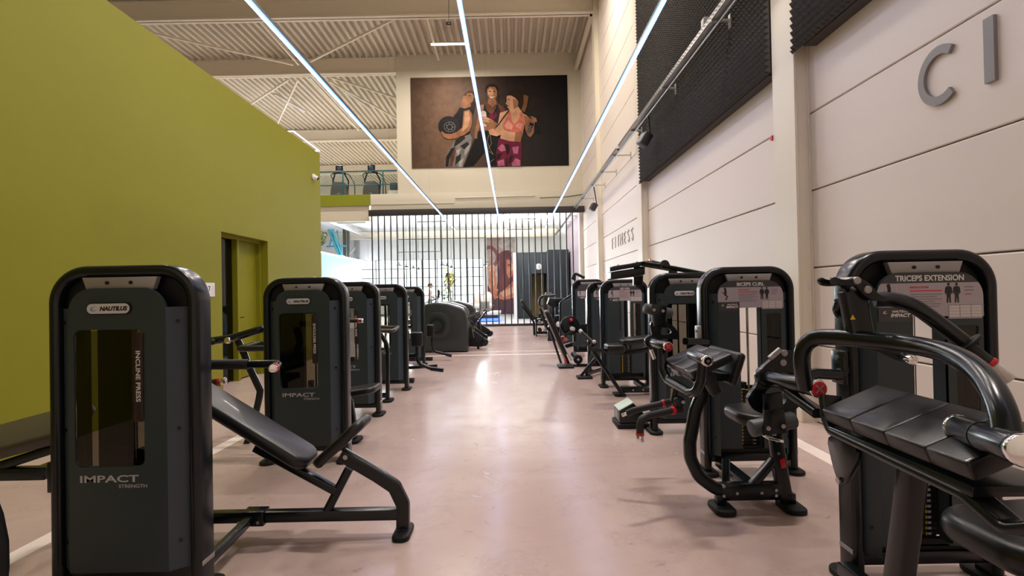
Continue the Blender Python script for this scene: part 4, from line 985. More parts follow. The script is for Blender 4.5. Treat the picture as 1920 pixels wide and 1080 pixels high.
        fld = [(-e, 1.30), (-.083, 1.30), (-.083, 1.255), (.083, 1.255), (.083, 1.243), (e - .012, 1.243), (e, 1.256)] + [(x, z) for x, z in cap(1.30, pz1 - .001, e - .001) if x > 0] + [(x, z) for x, z in cap(1.30, pz1 - .001, e - .001) if x < 0][:-1]
        m.prism(fld, (0, yo - .004, 0), EX, EZ, (0, 1, 0), .004, 'plate_lilac')
        m.prism([(-e + .006, 1.232), (-.086, 1.232), (-.086, 1.299), (-e + .006, 1.299)], (0, yo - .004, 0), EX, EZ, (0, 1, 0), .004, 'plate_dark')
        yy = yo - .0046
        if title: m.text(title, .036, (0, yy, 1.419), EX, EZ, 'white', .0006, 'CENTER', 0, .0008, .0185 * len(title) if len(title) > 9 else .0172 * len(title))
        def bar(u0, u1, z, h, mt): m.bb((u0, yy, z), (u1, yy + .0006, z + h), mt)
        m.text('NAUTILUS', .014, (-.14, yy, 1.276), EX, EZ, 'white', .0004, 'CENTER', .25, .0004, .075)
        m.text('IMPACT', .022, (-.14, yy, 1.255), EX, EZ, 'white', .0004, 'CENTER', .25, .0008, .092); swirl(m, (-.205, yy, 1.277), EX, EZ, .016, 'white')
        if not far:
            m.text('INSTRUCTIONS', .0125, (-.092, yy, 1.385), EX, EZ, 'ink_red', .0004, 'LEFT', 0, .0004, .085)
        else: bar(-.092, -.01, 1.385, .008, 'ink_red')
        bar(-.092, .055, 1.370, .006, 'ink_red')
        for k, u in enumerate((.055, .03, .055, .02, .05, .04)): bar(-.088, u, 1.355 - .011 * k, .0035, 'ink_line')
        for u0 in (-.235, -.155): bar(u0, u0 + .0012, 1.318, .082, 'plate_pale')
        # small figure of the exercise
        for pts, wd in ((((-.188, 1.392), (-.186, 1.37), (-.190, 1.35)), .016), (((-.190, 1.35), (-.172, 1.343), (-.186, 1.318)), .010), (((-.187, 1.376), (-.200, 1.365), (-.212, 1.372)), .007), (((-.186, 1.318), (-.176, 1.316)), .006)):
            m.flat(stroke(list(pts), wd), (0, yy, 0), EX, EZ, 'ink')
        m.flat(ell(-.190, 1.398, .009, .010, 12), (0, yy, 0), EX, EZ, 'ink')
        for cx in (.085, .122):                                    # two standing muscle figures
            m.flat(ell(cx, 1.401, .0062, .0075, 10), (0, yy, 0), EX, EZ, 'ink')
            m.flat([(cx - .015, 1.386), (cx - .008, 1.392), (cx + .008, 1.392), (cx + .015, 1.386), (cx + .018, 1.364), (cx + .012, 1.352), (cx + .010, 1.366), (cx + .009, 1.348), (cx + .010, 1.316), (cx + .003, 1.316), (cx, 1.344), (cx - .003, 1.316), (cx - .010, 1.316), (cx - .009, 1.348), (cx - .010, 1.366), (cx - .012, 1.352), (cx - .018, 1.364)], (0, yy, 0), EX, EZ, 'ink')
        for z in (1.385, 1.37): bar(.158, .2, z, .005, 'ink_line')
        bar(.16, .19, 1.352, .005, 'ink_red')
        m.prism([(.083, 1.248), (.238, 1.248), (.238, 1.306), (.083, 1.306)], (0, yy, 0), EX, EZ, (0, 1, 0), .0003, 'ink_line')
        for i in range(3):
            for j in range(4): m.bb((.085 + .0512 * i, yy - .0005, 1.250 + .0138 * j), (.085 + .0512 * i + .048, yy, 1.250 + .0138 * j + .0125), 'plate_pale')
        part(m, 'placard', sh)
        m = nb(); m.prism(rect(.119, .221, .702, 1.208, .008), (0, yo + .006, 0), EX, EZ, (0, 1, 0), .003, 'smoked'); part(m, 'window_pane', sh)
        m = nb(); m.bb((.115, yo - .003, .50), (.225, yo, .53), 'plate_pale'); m.bb((.122, yo - .0036, .510), (.155, yo - .003, .522), 'ink'); part(m, 'rating_label', sh)
    # the other face and the weights between
    m = nb(); m.prism(rr_top(-.27, .27, .15, top, .11), (0, .20, 0), EX, EZ, (0, 1, 0), .016, 'shroud_grey', holes=[rect(-.083, .08, .6, 1.25, .012)] if front == 'logo' else [rect(-.12, .20, .635, 1.265, .03)]); part(m, 'rear_shroud', root)
    for s in ((-.045, .045) if not far else (0,)):
        m = nb(); m.cyl((s, .135, .15), (s, .135, H - .09), .0085, 'chrome' if not far else 'steel', 10); part(m, 'guide_rod', root)
    if stack:
        m = nb(); n = 17
        for k in range(n): m.bb((-.05, .088, .17 + .0262 * k), (.10, .178, .17 + .0262 * k + .0245), 'weight_iron', .003, 1)
        m.bb((-.02, .11, .17 + .0262 * n), (.02, .16, .17 + .0262 * n + .06), 'frame_black', .004)
        for k in range(n):
            if front == 'user':
                z = .17 + .0262 * k; m.bb((-.040, .0868, z + .004), (-.026, .0878, z + .020), 'yellow')
                if k % 1 == 0: m.bb((.046, .0868, z + .005), (.051, .0878, z + .019), 'yellow'); m.bb((.055, .0868, z + .006), (.072, .0878, z + .017), 'ink_grey')
        if front == 'user': m.tube([(-.065, .084, .618), (-.02, .08, .628), (.035, .08, .612), (.04, .08, .585)], rrect(.016, .006, .002, 1), 'yellow')
        part(m, 'weight_stack', root)
    return T
def px_tube(pts, sec, mt, fil=0.0, up=None, n=7):
    return MB().tube([P(*p) if len(p) == 3 else p for p in pts], sec, mt, fil, up, True, n)
def rsec(w_, h_, r=.012): return rrect(w_, h_, r, 3)
def grip_end(m, p, d, r=.019):            # red ring and chrome cap at a handle's end
    p, d = V(p), V(d).normalized(); m.cyl(p - d * .012, p + d * .004, r + .004, 'red', 14, .003); m.cyl(p + d * .004, p + d * .045, r + .001, 'chrome', 14, .006)
def pad(m, c, size, R, mt='vinyl', bev=.03): m.box(c, size, mt, bev, 4, R)
def oval_pad(m, L, Wd, th, T, mt='vinyl', r=None):
    m2 = MB(); m2.prism(rrect(L, Wd, r or Wd * .3, 7), (0, 0, -th / 2), (1, 0, 0), (0, 1, 0), (0, 0, 1), th, mt, th * .42, 4); m.M = T
    m.raw(m2.v, m2.f, mt); m.M = Matrix(); return m
def frame_from(o, ex, ey):
    ex = V(ex).normalized(); ey = V(ey); ey = (ey - ex * ey.dot(ex)).normalized(); ez = ex.cross(ey)
    return Matrix(((ex.x, ey.x, ez.x, o[0]), (ex.y, ey.y, ez.y, o[1]), (ex.z, ey.z, ez.z, o[2]), (0, 0, 0, 1)))
def star(m, c, r, d=(0, -1, 0)):          # red hub cap with a pale cross, facing along d
    c, d = V(c), V(d).normalized(); m.cyl(c, c + d * .012, r, 'chrome', 22, .004); m.cyl(c + d * .012, c + d * .016, r * .84, 'red', 22, .002)
    e1 = V((1, 0, 0)); e1 = (e1 - d * e1.dot(d)).normalized(); e2 = d.cross(e1).normalized()
    for k in range(4):
        t = pi / 4 + k * pi / 2; a_ = e1 * math.cos(t) + e2 * math.sin(t); b_ = e2 * math.cos(t) - e1 * math.sin(t); o = c + d * .0165
        m.raw([o - b_ * r * .10, o + a_ * r * .62 - b_ * r * .07, o + a_ * r * .62 + b_ * r * .07, o + b_ * r * .10, o + a_ * r * .1], [(0, 1, 4), (4, 1, 2), (4, 2, 3), (0, 4, 3)], 'silver')

# ------------------------------------------------------------------ left row
GL = 'selectorised machines in the row by the green wall'
def lroot(x0, Y, lab, cat='strength machine', nm='strength_machine', g=GL): return thing(nm, lab, cat, (x0 + TW / 2, Y + .06, 0), g)

# 1 incline press
xa = P(372, 760, 2.49).x - TW
r = lroot(xa, 2.49, 'incline press machine with grey weight tower and sloping bench, largest of the row'); tower(r, xa, 2.49, 'logo', 'INCLINE PRESS')
Yb = 3.13
m = MB(); e0, e1 = P(372, 735, Yb), P(586, 866, Yb); dx = (e1 - e0).normalized(); e0 = e1 - dx * 1.02
oval_pad(m, 1.02, .27, .075, frame_from((e0 + e1) / 2 , dx, (0, 1, 0)), 'vinyl', .09); part(m, 'backrest', r)
m = MB(); s0, s1 = P(600, 866, Yb), P(687, 785, Yb); oval_pad(m, (s1 - s0).length, .27, .06, frame_from((s0 + s1) / 2, s1 - s0, (0, 1, 0)), 'vinyl', .07); part(m, 'seat', r)
m = px_tube([(640, 851, Yb), (707, 890, Yb), (740, 912, Yb), (756, 945, Yb), (756, 988, Yb)], rsec(.075, .06), 'frame_black', .05, (0, 1, 0)); q = P(645, 854, Yb); m.cyl(q + V((.02, -.034, 0)), q + V((.02, -.042, 0)), .014, 'steel', 12); part(m, 'seat_frame', r)
m = MB(); q = P(756, 996, Yb); m.prism(rrect(.1, .22, .04, 5), (q.x, Yb, 0), (1, 0, 0), (0, 1, 0), (0, 0, 1), .03, 'rubber', .008); part(m, 'foot', r)
zr = P(600, 965, Yb).z; m = MB(); m.bb((-1.86, Yb - .03, zr - .032), (P(748, 965, Yb).x, Yb + .03, zr + .032), 'frame_black', .008)
m.bb((P(459, 960, Yb).x, Yb - .045, zr - .045), (P(500, 960, Yb).x, Yb + .045, zr + .04), 'frame_black', .006)
for px in (448, 484): q = P(px, 971, Yb - .046); m.cyl((q.x, Yb - .046, zr - .02), (q.x, Yb - .052, zr - .02), .01, 'steel', 10)
m.bb((-1.86, 2.66, zr - .075), (-1.80, Yb + .02, zr - .02), 'frame_black', .006); part(m, 'base_rail', r)
m = px_tube([(655, 878, Yb), (610, 965, Yb)], rsec(.05, .05), 'frame_black'); part(m, 'brace', r)
m = px_tube([(480, 838, Yb), (632, 920, Yb)], rsec(.06, .05), 'frame_black'); part(m, 'bench_rail', r)
m = MB(); m.tube([PZ(470, 972, .12), PZ(384, 1058, .12)], rsec(.05, .05), 'frame_black'); part(m, 'cross_rail', r)
m = px_tube([(330, 684, 2.85), (466, 683, 2.85)], .027, 'foam_grip'); m.tube([P(466, 683, 2.85), P(522, 682, 2.85), P(514, 690, 2.70)], .021, 'frame_black', .04); grip_end(m, P(514, 690, 2.70), P(511, 691, 2.66) - P(514, 690, 2.70), .020); part(m, 'press_handle', r)
m = px_tube([(340, 729, 3.5), (412, 716, 3.5)], .026, 'foam_grip'); grip_end(m, P(413, 716, 3.5), P(420, 715, 3.5) - P(410, 716.5, 3.5), .024); part(m, 'press_handle', r)
m = px_tube([(345, 650, 3.55), (340, 690, 3.5), (330, 730, 3.5)], rsec(.06, .05), 'frame_black', .05); m.tube([P(330, 690, 2.85), P(320, 660, 3.1), P(345, 640, 3.5)], rsec(.06, .05), 'frame_black', .05); part(m, 'press_arm', r)
q = P(95, 895, 2.50); m = MB(); m.bb((q.x - .02, 2.50, P(95, 925, 2.5).z), (q.x + .012, 2.60, P(95, 867, 2.5).z), 'frame_black', .006); part(m, 'side_bracket', r)

# 2 shoulder press
xa = P(650, 700, 4.5).x - TW
r = lroot(xa, 4.5, 'shoulder press machine with grey weight tower, second of the row'); tower(r, xa, 4.5, 'logo', 'SHOULDER PRESS')
Y2 = 5.15
m = MB(); s0, s1 = P(640, 752, Y2), P(706, 728, Y2); oval_pad(m, .42, .34, .06, frame_from(s1 + V((-.19, 0, -.02)), V((1, 0, .14)), (0, 1, 0)), 'vinyl', .08); part(m, 'seat', r)
m = px_tube([(640, 720, Y2), (657, 752, Y2), (663, 790, Y2), (664, 829, Y2)], rsec(.06, .05), 'frame_black', .05); part(m, 'seat_post', r)
q = P(666, 818, Y2); m = MB(); m.prism(rrect(.11, .22, .04, 5), (q.x, Y2, 0), (1, 0, 0), (0, 1, 0), (0, 0, 1), .03, 'rubber', .008); m.bb((-1.8, Y2 - .03, .03), (q.x, Y2 + .03, .09), 'frame_black', .006); part(m, 'base_rail', r)
m = px_tube([(620, 600, 4.95), (672, 601.5, 4.95)], .02, 'foam_grip'); grip_end(m, P(672, 601.5, 4.95), (1, 0, 0), .02); part(m, 'press_handle', r)
m = px_tube([(505, 614, 5.1), (491, 617, 5.0), (457, 627, 5.0), (433, 634, 5.0), (386, 641, 5.0)], .036, 'frame_black', .06); q = P(429, 638, 4.95); m.cyl(q, q + V((0, -.03, 0)), .030, 'chrome', 16, .005); q = P(398, 641, 4.95); m.ball(q, .03, 'rubber', 12); part(m, 'press_arm', r)
m = px_tube([(444, 634, 5.15), (458, 664, 5.15), (466, 686, 5.15), (488, 733, 5.15), (486, 746, 5.15), (474, 800, 5.15), (462, 834, 5.15)], rsec(.055, .05), 'frame_black', .05); part(m, 'rear_post', r)
m = MB(); a_, c_ = P(455, 652, 5.05), P(500, 640, 5.05); m.tube([(c_.x + .1, 5.3, a_.z + .015), (a_.x + .02, 5.3, a_.z + .015), (a_.x + .02, 4.95, a_.z), (c_.x + .1, 4.95, a_.z)], rsec(.08, .05, .02), 'vinyl', .05); part(m, 'arm_pad', r)

# 3 lateral raise
xa = P(712, 720, 6.2).x - TW
r = lroot(xa, 6.2, 'third weight-tower machine of the row, with a bent grey handle on a curved post'); tower(r, xa, 6.2, 'logo', 'LATERAL RAISE')
Y3 = 7.05
m = px_tube([(690, 600, Y3), (714, 627, Y3), (725, 645, Y3), (727, 660, Y3), (727, 748, Y3)], rsec(.065, .05, .018), 'frame_black', .12); part(m, 'rear_post', r)
q = P(728, 751, Y3); m = MB(); m.prism(rrect(.13, .22, .05, 5), (q.x, Y3, 0), (1, 0, 0), (0, 1, 0), (0, 0, 1), .03, 'rubber', .008); m.bb((-1.9, Y3 - .03, .05), (q.x, Y3 + .03, .11), 'frame_black', .006); part(m, 'base_rail', r)
m = px_tube([(690, 612, 7.3), (738, 614, 7.3), (746, 613, 7.25), (738, 620, 6.85), (690, 621, 6.85)], .024, 'vinyl_brown', .04); part(m, 'arm_pad', r)
m = MB(); q = P(708, 655, Y3); oval_pad(m, .36, .36, .06, frame_from(V((q.x - .22, Y3, .55)), (1, 0, 0), (0, 1, 0)), 'vinyl', .09); part(m, 'seat', r)
# 4
def curl_unit(r, padc, padw, padh, Y, pts, endp, n_holes=2):
    x, y = padc; q = P(x, y, Y); m = MB(); m.box(q, (padw, .09, padh), 'vinyl', .035, 4); m.bb((q.x - padw * .3, Y + .04, q.z - padh * .3), (q.x + padw * .3, Y + .06, q.z + padh * .3), 'frame_black'); part(m, 'knee_pad', r)
    m = px_tube([(px, py, Y + .03) for px, py in pts], .030, 'frame_black', .10, n=8); part(m, 'lever_arm', r)
    a_, c_ = P(*pts[-1], Y), P(*endp, Y); m = MB(); m.tube([a_ + V((0, -.01, 0)), c_ + V((0, -.01, 0))], rsec(.075, .06, .012), 'frame_black')
    for k in (a_ * .85 + c_ * .15, a_ * .1 + c_ * .9): m.cyl(k + V((0, -.042, 0)), k + V((0, -.047, 0)), .018, 'steel', 10)
    part(m, 'lever_end', r)
xa = P(764, 670, 7.85).x - TW
r = lroot(xa, 7.85, 'fourth weight-tower machine of the row, with a square black knee pad on a lever'); tower(r, xa, 7.85, 'logo', None, far=True)
curl_unit(r, (781.5, 636), .195, .235, 8.55, [(782, 645), (782, 672), (786, 682), (808, 691)], (832, 694))
m = px_tube([(730, 668, 8.6), (782, 666, 8.6)], rsec(.14, .06), 'frame_black'); part(m, 'seat_frame', r)
m = px_tube([(760, 690, 8.9), (820, 686, 8.9)], rsec(.05, .05), 'frame_black'); part(m, 'lever_rod', r)
q = P(770, 712, 8.5); m = MB(); m.bb((q.x - .5, 8.45, .0), (q.x + .06, 8.55, .07), 'frame_black', .008); part(m, 'base_rail', r)
# 5
xa = P(796, 640, 10.6).x - TW
r = lroot(xa, 10.6, 'fifth weight-tower machine of the row, next to the disc machines'); tower(r, xa, 10.6, 'logo', None, far=True)
curl_unit(r, (807, 620), .165, .26, 11.3, [(810, 632), (810, 650), (814, 659), (836, 664)], (847, 667))
q = P(806, 676, 11.3); m = MB(); m.bb((q.x - .5, 11.25, 0), (q.x + .06, 11.35, .07), 'frame_black', .008); part(m, 'base_rail', r)

# disc machines (cross trainers) behind the row
def disc_machine(x1, Y, lab, L=1.35, H=1.2):
    r = thing('cross_trainer', lab, 'cross trainer', (x1 - L / 2, Y + .25, 0), 'dark disc machines behind the left row'); x0 = x1 - L
    m = MB(); o = [(x0, .02), (x1, .02), (x1 + .0, .4)] + [(x1 - .01, .80), (x1 - .04, .95), (x1 - .12, 1.05), (x1 - .25, 1.11), (x1 - .5, 1.18), (x1 - .75, 1.21), (x1 - .95, 1.18), (x1 - 1.15, 1.10), (x0 + .08, 1.0), (x0, .85)]
    m.prism(o, (0, Y, 0), (1, 0, 0), (0, 0, 1), (0, 1, 0), .5, 'machine_green', .05, 4); part(m, 'housing', r)
    m = MB(); c = V((x1 - .72, Y, .66)); m.lathe([(-.004, .32), (.006, .32), (.014, .30), (.016, .17)], c, (0, -1, 0), 'machine_disc', 40); m.lathe([(.0, .19), (.03, .18), (.032, .135), (.012, .12), (.012, .0)], c, (0, -1, 0), 'machine_hub', 32); part(m, 'disc_cover', r)
    m = MB(); m.bb((x0 + .02, Y - .008, .42), (x1 - .12, Y + .01, .432), 'machine_hub', .004); part(m, 'trim_line', r)
    m = MB(); yp = Y + .62
    m.prism([(x1 - .25, .09), (x1 + .28, .06), (x1 + .42, .10), (x1 + .45, .18), (x1 + .40, .25), (x1 + .2, .40), (x1 - .02, .55), (x1 - .25, .45)], (0, yp, 0), (1, 0, 0), (0, 0, 1), (0, 1, 0), .16, 'rubber', .02)
    m.cyl((x1 + .37, yp - .015, .17), (x1 + .37, yp + .175, .17), .09, 'frame_black', 20, .01); m.cyl((x1 + .2, yp + .08, 0), (x1 + .2, yp + .08, .09), .03, 'rubber', 12); m.bb((x1 - .2, yp + .02, 0), (x1 - .1, yp + .14, .1), 'rubber'); part(m, 'foot_pedal', r)
    m = MB(); m.tube([(x1 - .12, yp, .22), (x1 + .05, yp + .05, .58), (x1 + .30, yp + .06, .88)], rsec(.07, .05), 'frame_black', .15); part(m, 'pedal_link', r)
    m = MB(); m.tube([(x1 - .05, Y + .30, .80), (x1 + .30, yp + .04, .90)], .024, 'frame_black', n=8); m.cyl((x1 + .3, yp - .02, .90), (x1 + .3, yp + .12, .90), .045, 'silver', 14); part(m, 'crank_rod', r)
    m = MB(); m.tube([(x1 - .08, Y + .3, .72), (x1 + .05, yp, .6), (x1 + .08, yp - .03, .42), (x1 + .1, yp - .03, .30)], .016, 'grey_plastic', .1); part(m, 'cable_loop', r)
    m = MB(); m.bb((x0, Y + .5, .0), (x1 - .2, Y + .75, .1), 'frame_black', .02); part(m, 'base', r)
disc_machine(P(877, 640, 12.75).x, 12.75, 'dark disc-sided cross trainer right behind the fifth tower, nearest of three')
disc_machine(P(880, 620, 14.2).x, 14.2, 'dark disc-sided cross trainer in the middle of three')
disc_machine(P(893, 610, 15.65).x, 15.65, 'dark disc-sided cross trainer nearest the bar screen')

# bench and pad cut by the frame beside the first tower
r = thing('weight_bench', 'brown padded bench between the green wall and the first tower', 'bench', (-3.05, 2.95, 0))
a_, c_ = P(-40, 838, 2.85), P(120, 795, 2.85); dd = (c_ - a_).normalized(); mid = (a_ + c_) / 2
m = MB(); pm = MB(); T = frame_from(mid - dd * .22, dd, (0, .9, .45)); oval_pad(pm, 1.15, .30, .07, T, 'vinyl_brown', .1); part(pm, 'backrest', r)
m = px_tube([(-170, 930, 2.82), (0, 874, 2.82), (110, 838, 2.82)], rsec(.05, .05), 'frame_black'); part(m, 'bench_rail', r)
z0 = P(40, 887, 2.82).z; m = MB(); m.bb((-3.5, 2.79, z0 - .032), (P(91, 887, 2.82).x, 2.85, z0 + .032), 'frame_black', .006); part(m, 'cross_rail', r)
m = MB()
m.tube([(-3.42, 2.82, z0), (-3.45, 2.82, .0)], rsec(.06, .05), 'frame_black'); part(m, 'leg', r)
m = MB(); q = P(100, 850, 2.82); m.tube([(P(75, 880, 2.82).x, 3.1, z0), (P(75, 880, 2.82).x, 3.1, 0)], rsec(.05, .05), 'frame_black'); m.bb((P(75, 880, 2.82).x - .03, 2.82, z0 - .03), (P(75, 880, 2.82).x + .03, 3.12, z0 + .03), 'frame_black'); part(m, 'leg', r)
r = thing('exercise_bench', 'dark blue-black rounded pad cut by the frame edge in front of the first tower', 'bench', (-2.05, 1.9, 0))
m = MB(); q = [P(x, y, 2.0) for x, y in ((-90, 900), (-30, 905), (2, 922), (16, 960), (26, 1010), (27, 1060), (22, 1110), (-10, 1150), (-90, 1160))]
m.prism([(p.x, p.z) for p in q], (0, 2.0, 0), (1, 0, 0), (0, 0, 1), (0, -1, 0), .28, 'vinyl', .03, 4); part(m, 'seat_pad', r)
x_ = P(-60, 1000, 1.9).x; m = MB(); m.tube([(x_, 1.87, .5), (x_, 1.87, 0)], rsec(.07, .07), 'frame_black'); m.bb((x_ - .2, 1.77, 0), (x_ + .2, 1.97, .04), 'rubber', .01); part(m, 'leg', r)
# ------------------------------------------------------------------ right row
GR = 'selectorised machines in the row by the panelled wall'
def rroot(x0, Y, lab): return thing('strength_machine', lab, 'strength machine', (x0 + TW / 2, Y + .06, 0), GR)
def yprism(m, poly_xz, y0, depth, mt, bev=0.0, holes=()):
    m.prism(poly_xz, (0, y0, 0), (1, 0, 0), (0, 0, 1), (0, 1, 0), depth, mt, bev, 3, holes)
def cpix(pts, ox, oy, s): return [(ox + x / s, oy + y / s) for x, y in pts]
def round_poly(q, k=3):                      # one smoothing pass over an outline
    for _ in range(k):
        n = len(q); q = [p for i in range(n) for p in ((q[i][0] * .75 + q[(i + 1) % n][0] * .25, q[i][1] * .75 + q[(i + 1) % n][1] * .25), (q[i][0] * .25 + q[(i + 1) % n][0] * .75, q[i][1] * .25 + q[(i + 1) % n][1] * .75))]
    return q

# 1 triceps extension -------------------------------------------------
xa = P(1596, 760, 2.48).x
r = rroot(xa, 2.48, 'triceps extension machine with black elbow pad and arched tube handle, nearest of the row'); tower(r, xa, 2.48, 'user', 'TRICEPS EXTENSION')
XPV, ZPV = 1.20, P(1540, 731, 2.08).z                     # pivot axis runs along y
# arched handle tube from the far hub to the near hub
m = MB().tube(spline([P(*p) for p in ((1511, 728, 2.12), (1504, 690, 2.105), (1506, 655, 2.095), (1524, 636, 2.07), (1556, 632, 2.02), (1636, 638, 1.88), (1716, 648, 1.74), (1786, 666, 1.58), (1842, 704, 1.43), (1878, 766, 1.32), (1892, 838, 1.27))], 7), .031, 'frame_black'); part(m, 'arched_handle', r)
h0, h1 = P(1432, 705, 2.50), P(1543, 731, 2.07)
m = MB(); m.cyl(h0, h1 + (h0 - h1) * .08, .034, 'frame_black', 22, .004); m.cyl(h0 + (h1 - h0) * .10, h0 + (h1 - h0) * .0, .05, 'frame_black', 22, .006); star(m, h1 + (h0 - h1) * .08, .036, h1 - h0); part(m, 'far_hub', r)
h2, h3 = P(1800, 803, 1.50), P(1913, 842, 1.20)
m = MB(); m.cyl(h2, h3, .036, 'frame_black', 24, .004); dd = (h3 - h2).normalized(); m.cyl(h2 - dd * .02, h2, .037, 'chrome', 24, .006); m.cyl(h3, h3 + dd * .03, .038, 'chrome', 24, .008); m.cyl(h2 + dd * .14, h2 + dd * .146, .0375, 'rubber', 24); part(m, 'near_hub', r)
# cam plate, its counterweight roller
cam = cpix([(345, 118), (400, 60), (470, 55), (518, 75), (530, 150), (545, 300), (552, 350), (520, 405), (450, 445), (360, 458), (270, 440), (218, 400), (200, 355), (225, 315), (262, 270), (268, 210), (290, 165)], 1340, 640, 3.273)
hol = cpix([(305, 385), (335, 400), (380, 402), (420, 392), (445, 360), (440, 320), (400, 290), (340, 280), (305, 320)], 1340, 640, 3.273)
YCm = 2.46; q = [(P(x, y, YCm).x, P(x, y, YCm).z) for x, y in round_poly(cam, 2)]; hq = [(P(x, y, YCm).x, P(x, y, YCm).z) for x, y in round_poly(hol, 2)]
m = MB(); yprism(m, q, YCm, .03, 'frame_black', 0, [hq])
for px, py in ((1470, 662), (1468, 680)): p_ = P(px, py, YCm); m.cyl(p_, p_ + V((0, -.006, 0)), .0155, 'silver', 16, .002)
part(m, 'cam_plate', r)
m = MB(); p0, p1 = P(1443, 672, YCm - .02), P(1463, 655, YCm - .02); m.tube([p0, p1], rsec(.02, .022, .004), 'silver'); p_ = P(1447, 668, YCm - .04); m.cyl(p_, p_ + V((0, -.01, 0)), .008, 'steel', 10); part(m, 'range_pin', r)
m = MB(); p_ = P(1492, 668, YCm - .004); m.raw([p_ + V((-.014, 0, -.011)), p_ + V((.014, 0, -.011)), p_ + V((0, 0, .014))], [(0, 1, 2)], 'yellow'); m.raw([p_ + V((-.004, -.001, -.007)), p_ + V((.004, -.001, -.007)), p_ + V((0, -.001, .006))], [(0, 1, 2)], 'ink'); part(m, 'warning_label', r)
m = MB(); a_, c_ = P(1408, 804, 2.36), P(1493, 789, 2.36); c_.y += .02; m.cyl(a_, c_, .037, 'roller_grey', 26, .005)
m.pprism([(1434, 770), (1470, 766), (1476, 812), (1432, 817)], 2.31, .012, 'frame_black', .002)
for px, py in ((1440, 803), (1468, 799)): p_ = P(px, py, 2.31); m.cyl(p_, p_ + V((0, -.006, 0)), .010, 'steel', 12)
m.pprism([(1432, 740), (1466, 736), (1474, 800), (1434, 800)], 2.40, .02, 'frame_black', .002); part(m, 'counterweight', r)
# arm to the tower
m = px_tube([(1480, 713, 2.44), (1530, 700, 2.50), (1575, 703, 2.52), (1590, 690, 2.52)], rsec(.055, .05, .02), 'frame_black', .06)
part(m, 'link_arm', r)
m = MB(); a_ = P(1585, 690, 2.50); m.box((xa - .012, 2.54, a_.z), (.03, .1, .16), 'frame_black', .01); 
for dz_ in (-.045, .045): m.cyl((xa - .027, 2.53, a_.z + dz_), (xa - .036, 2.53, a_.z + dz_), .012, 'steel', 10)
part(m, 'tower_bracket', r)
# post and dog-bone on the arched tube, upper press bar
m = px_tube([(1614, 640, 1.94), (1605, 590, 1.95), (1596, 545, 1.95)], rsec(.085, .055, .014), 'frame_black'); p_ = P(1599, 595, 1.915); m.raw([p_ + V((-.010, 0, -.008)), p_ + V((.010, 0, -.008)), p_ + V((0, 0, .010))], [(0, 1, 2)], 'yellow'); part(m, 'link_post', r)
db = round_poly(cpix([(0, 275), (30, 262), (70, 285), (150, 290), (200, 262), (250, 280), (300, 310), (345, 345), (380, 400), (470, 440), (420, 470), (330, 465), (270, 420), (210, 345), (150, 340), (60, 345), (10, 320)], 1560, 460, 4.5), 2)
m = MB(); q = [(P(x, y, 1.90).x, P(x, y, 1.90).z) for x, y in db]; yprism(m, q, 1.90, .02, 'frame_black', .003); yprism(m, q, 1.98, .02, 'frame_black', .003)
for px, py in ((1606, 526), (1626, 543)): p_ = P(px, py, 1.90); m.cyl(p_ + V((0, .1, 0)), p_ + V((0, -.008, 0)), .0135, 'silver', 14, .002)
m.tube([P(1564, 528, 1.88), P(1564, 528, 2.02)], .014, 'frame_black', n=8); part(m, 'link_plate', r)
m = px_tube([(1575, 565, 2.02), (1570, 583, 2.04), (1590, 600, 2.06), (1612, 592, 2.0)], .02, 'frame_black', .04, n=8); part(m, 'rear_loop', r)
m = MB().tube(spline([P(*p) for p in ((1640, 562, 1.94), (1676, 562, 1.92), (1712, 573, 1.89), (1752, 600, 1.86), (1805, 640, 1.83))], 7), .027, 'frame_black')
q0, q1 = P(1805, 640, 1.83), P(1878, 700, 1.78); dd = (q1 - q0).normalized(); m.cyl(q0 + dd * .01, q0 + dd * .022, .052, 'rubber', 26, .004); m.cyl(q0, q1 - dd * .05, .021, 'foam_grip', 18); m.cyl(q1 - dd * .05, q1 - dd * .035, .025, 'red', 18, .003); m.cyl(q1 - dd * .035, q1 + dd * .03, .0225, 'plate_pale', 18, .005); part(m, 'press_handle', r)
m = px_tube([(1625, 640, 2.2), (1690, 670, 2.2), (1702, 668, 2.16)], .02, 'foam_grip', .03, n=8); m.cyl(P(1698, 670, 2.16), P(1712, 676, 2.10), .02, 'chrome', 16, .004); part(m, 'rear_handle', r)
# elbow pad on its yoke
def elbow_pad(r, x0, z0, x1, z1, yn, yf, th=.055, seams=2, end=.14):
    ex = V((x1 - x0, 0, z1 - z0)); L = ex.length; c = V(((x0 + x1) / 2, (yn + yf) / 2, (z0 + z1) / 2)); n = V((0, 0, 1)); T = frame_from(c, ex, (0, 1, 0)); W = yf - yn
    m = MB(); mm = MB()
    segs = [yn, yn + end] + [yn + end + (W - end) * (k + 1) / (seams + 1) for k in range(seams + 1)]
    for a_, b_ in zip(segs, segs[1:]):
        mm.M = T; mm.box((0, (a_ + b_) / 2 - c.y, -th / 2), (L, b_ - a_ + .002, th), 'vinyl', .009, 3)
    part(mm, 'elbow_pad', r)
pad_l, pad_r = P(1539, 766, 2.0), P(1646, 720, 2.0)
elbow_pad(r, pad_l.x, pad_l.z, pad_r.x, pad_r.z, 1.36, 2.0)
m = MB(); m.tube([(XPV + .02, 2.06, ZPV - .02), (XPV + .01, 2.03, .90), (XPV + .0, 1.98, .86), (XPV, 1.40, .845), (XPV + .01, 1.30, .80), (XPV + .02, 1.22, .84), (XPV + .02, 1.22, ZPV - .02)], rsec(.09, .03), 'frame_black', .05); part(m, 'yoke', r)
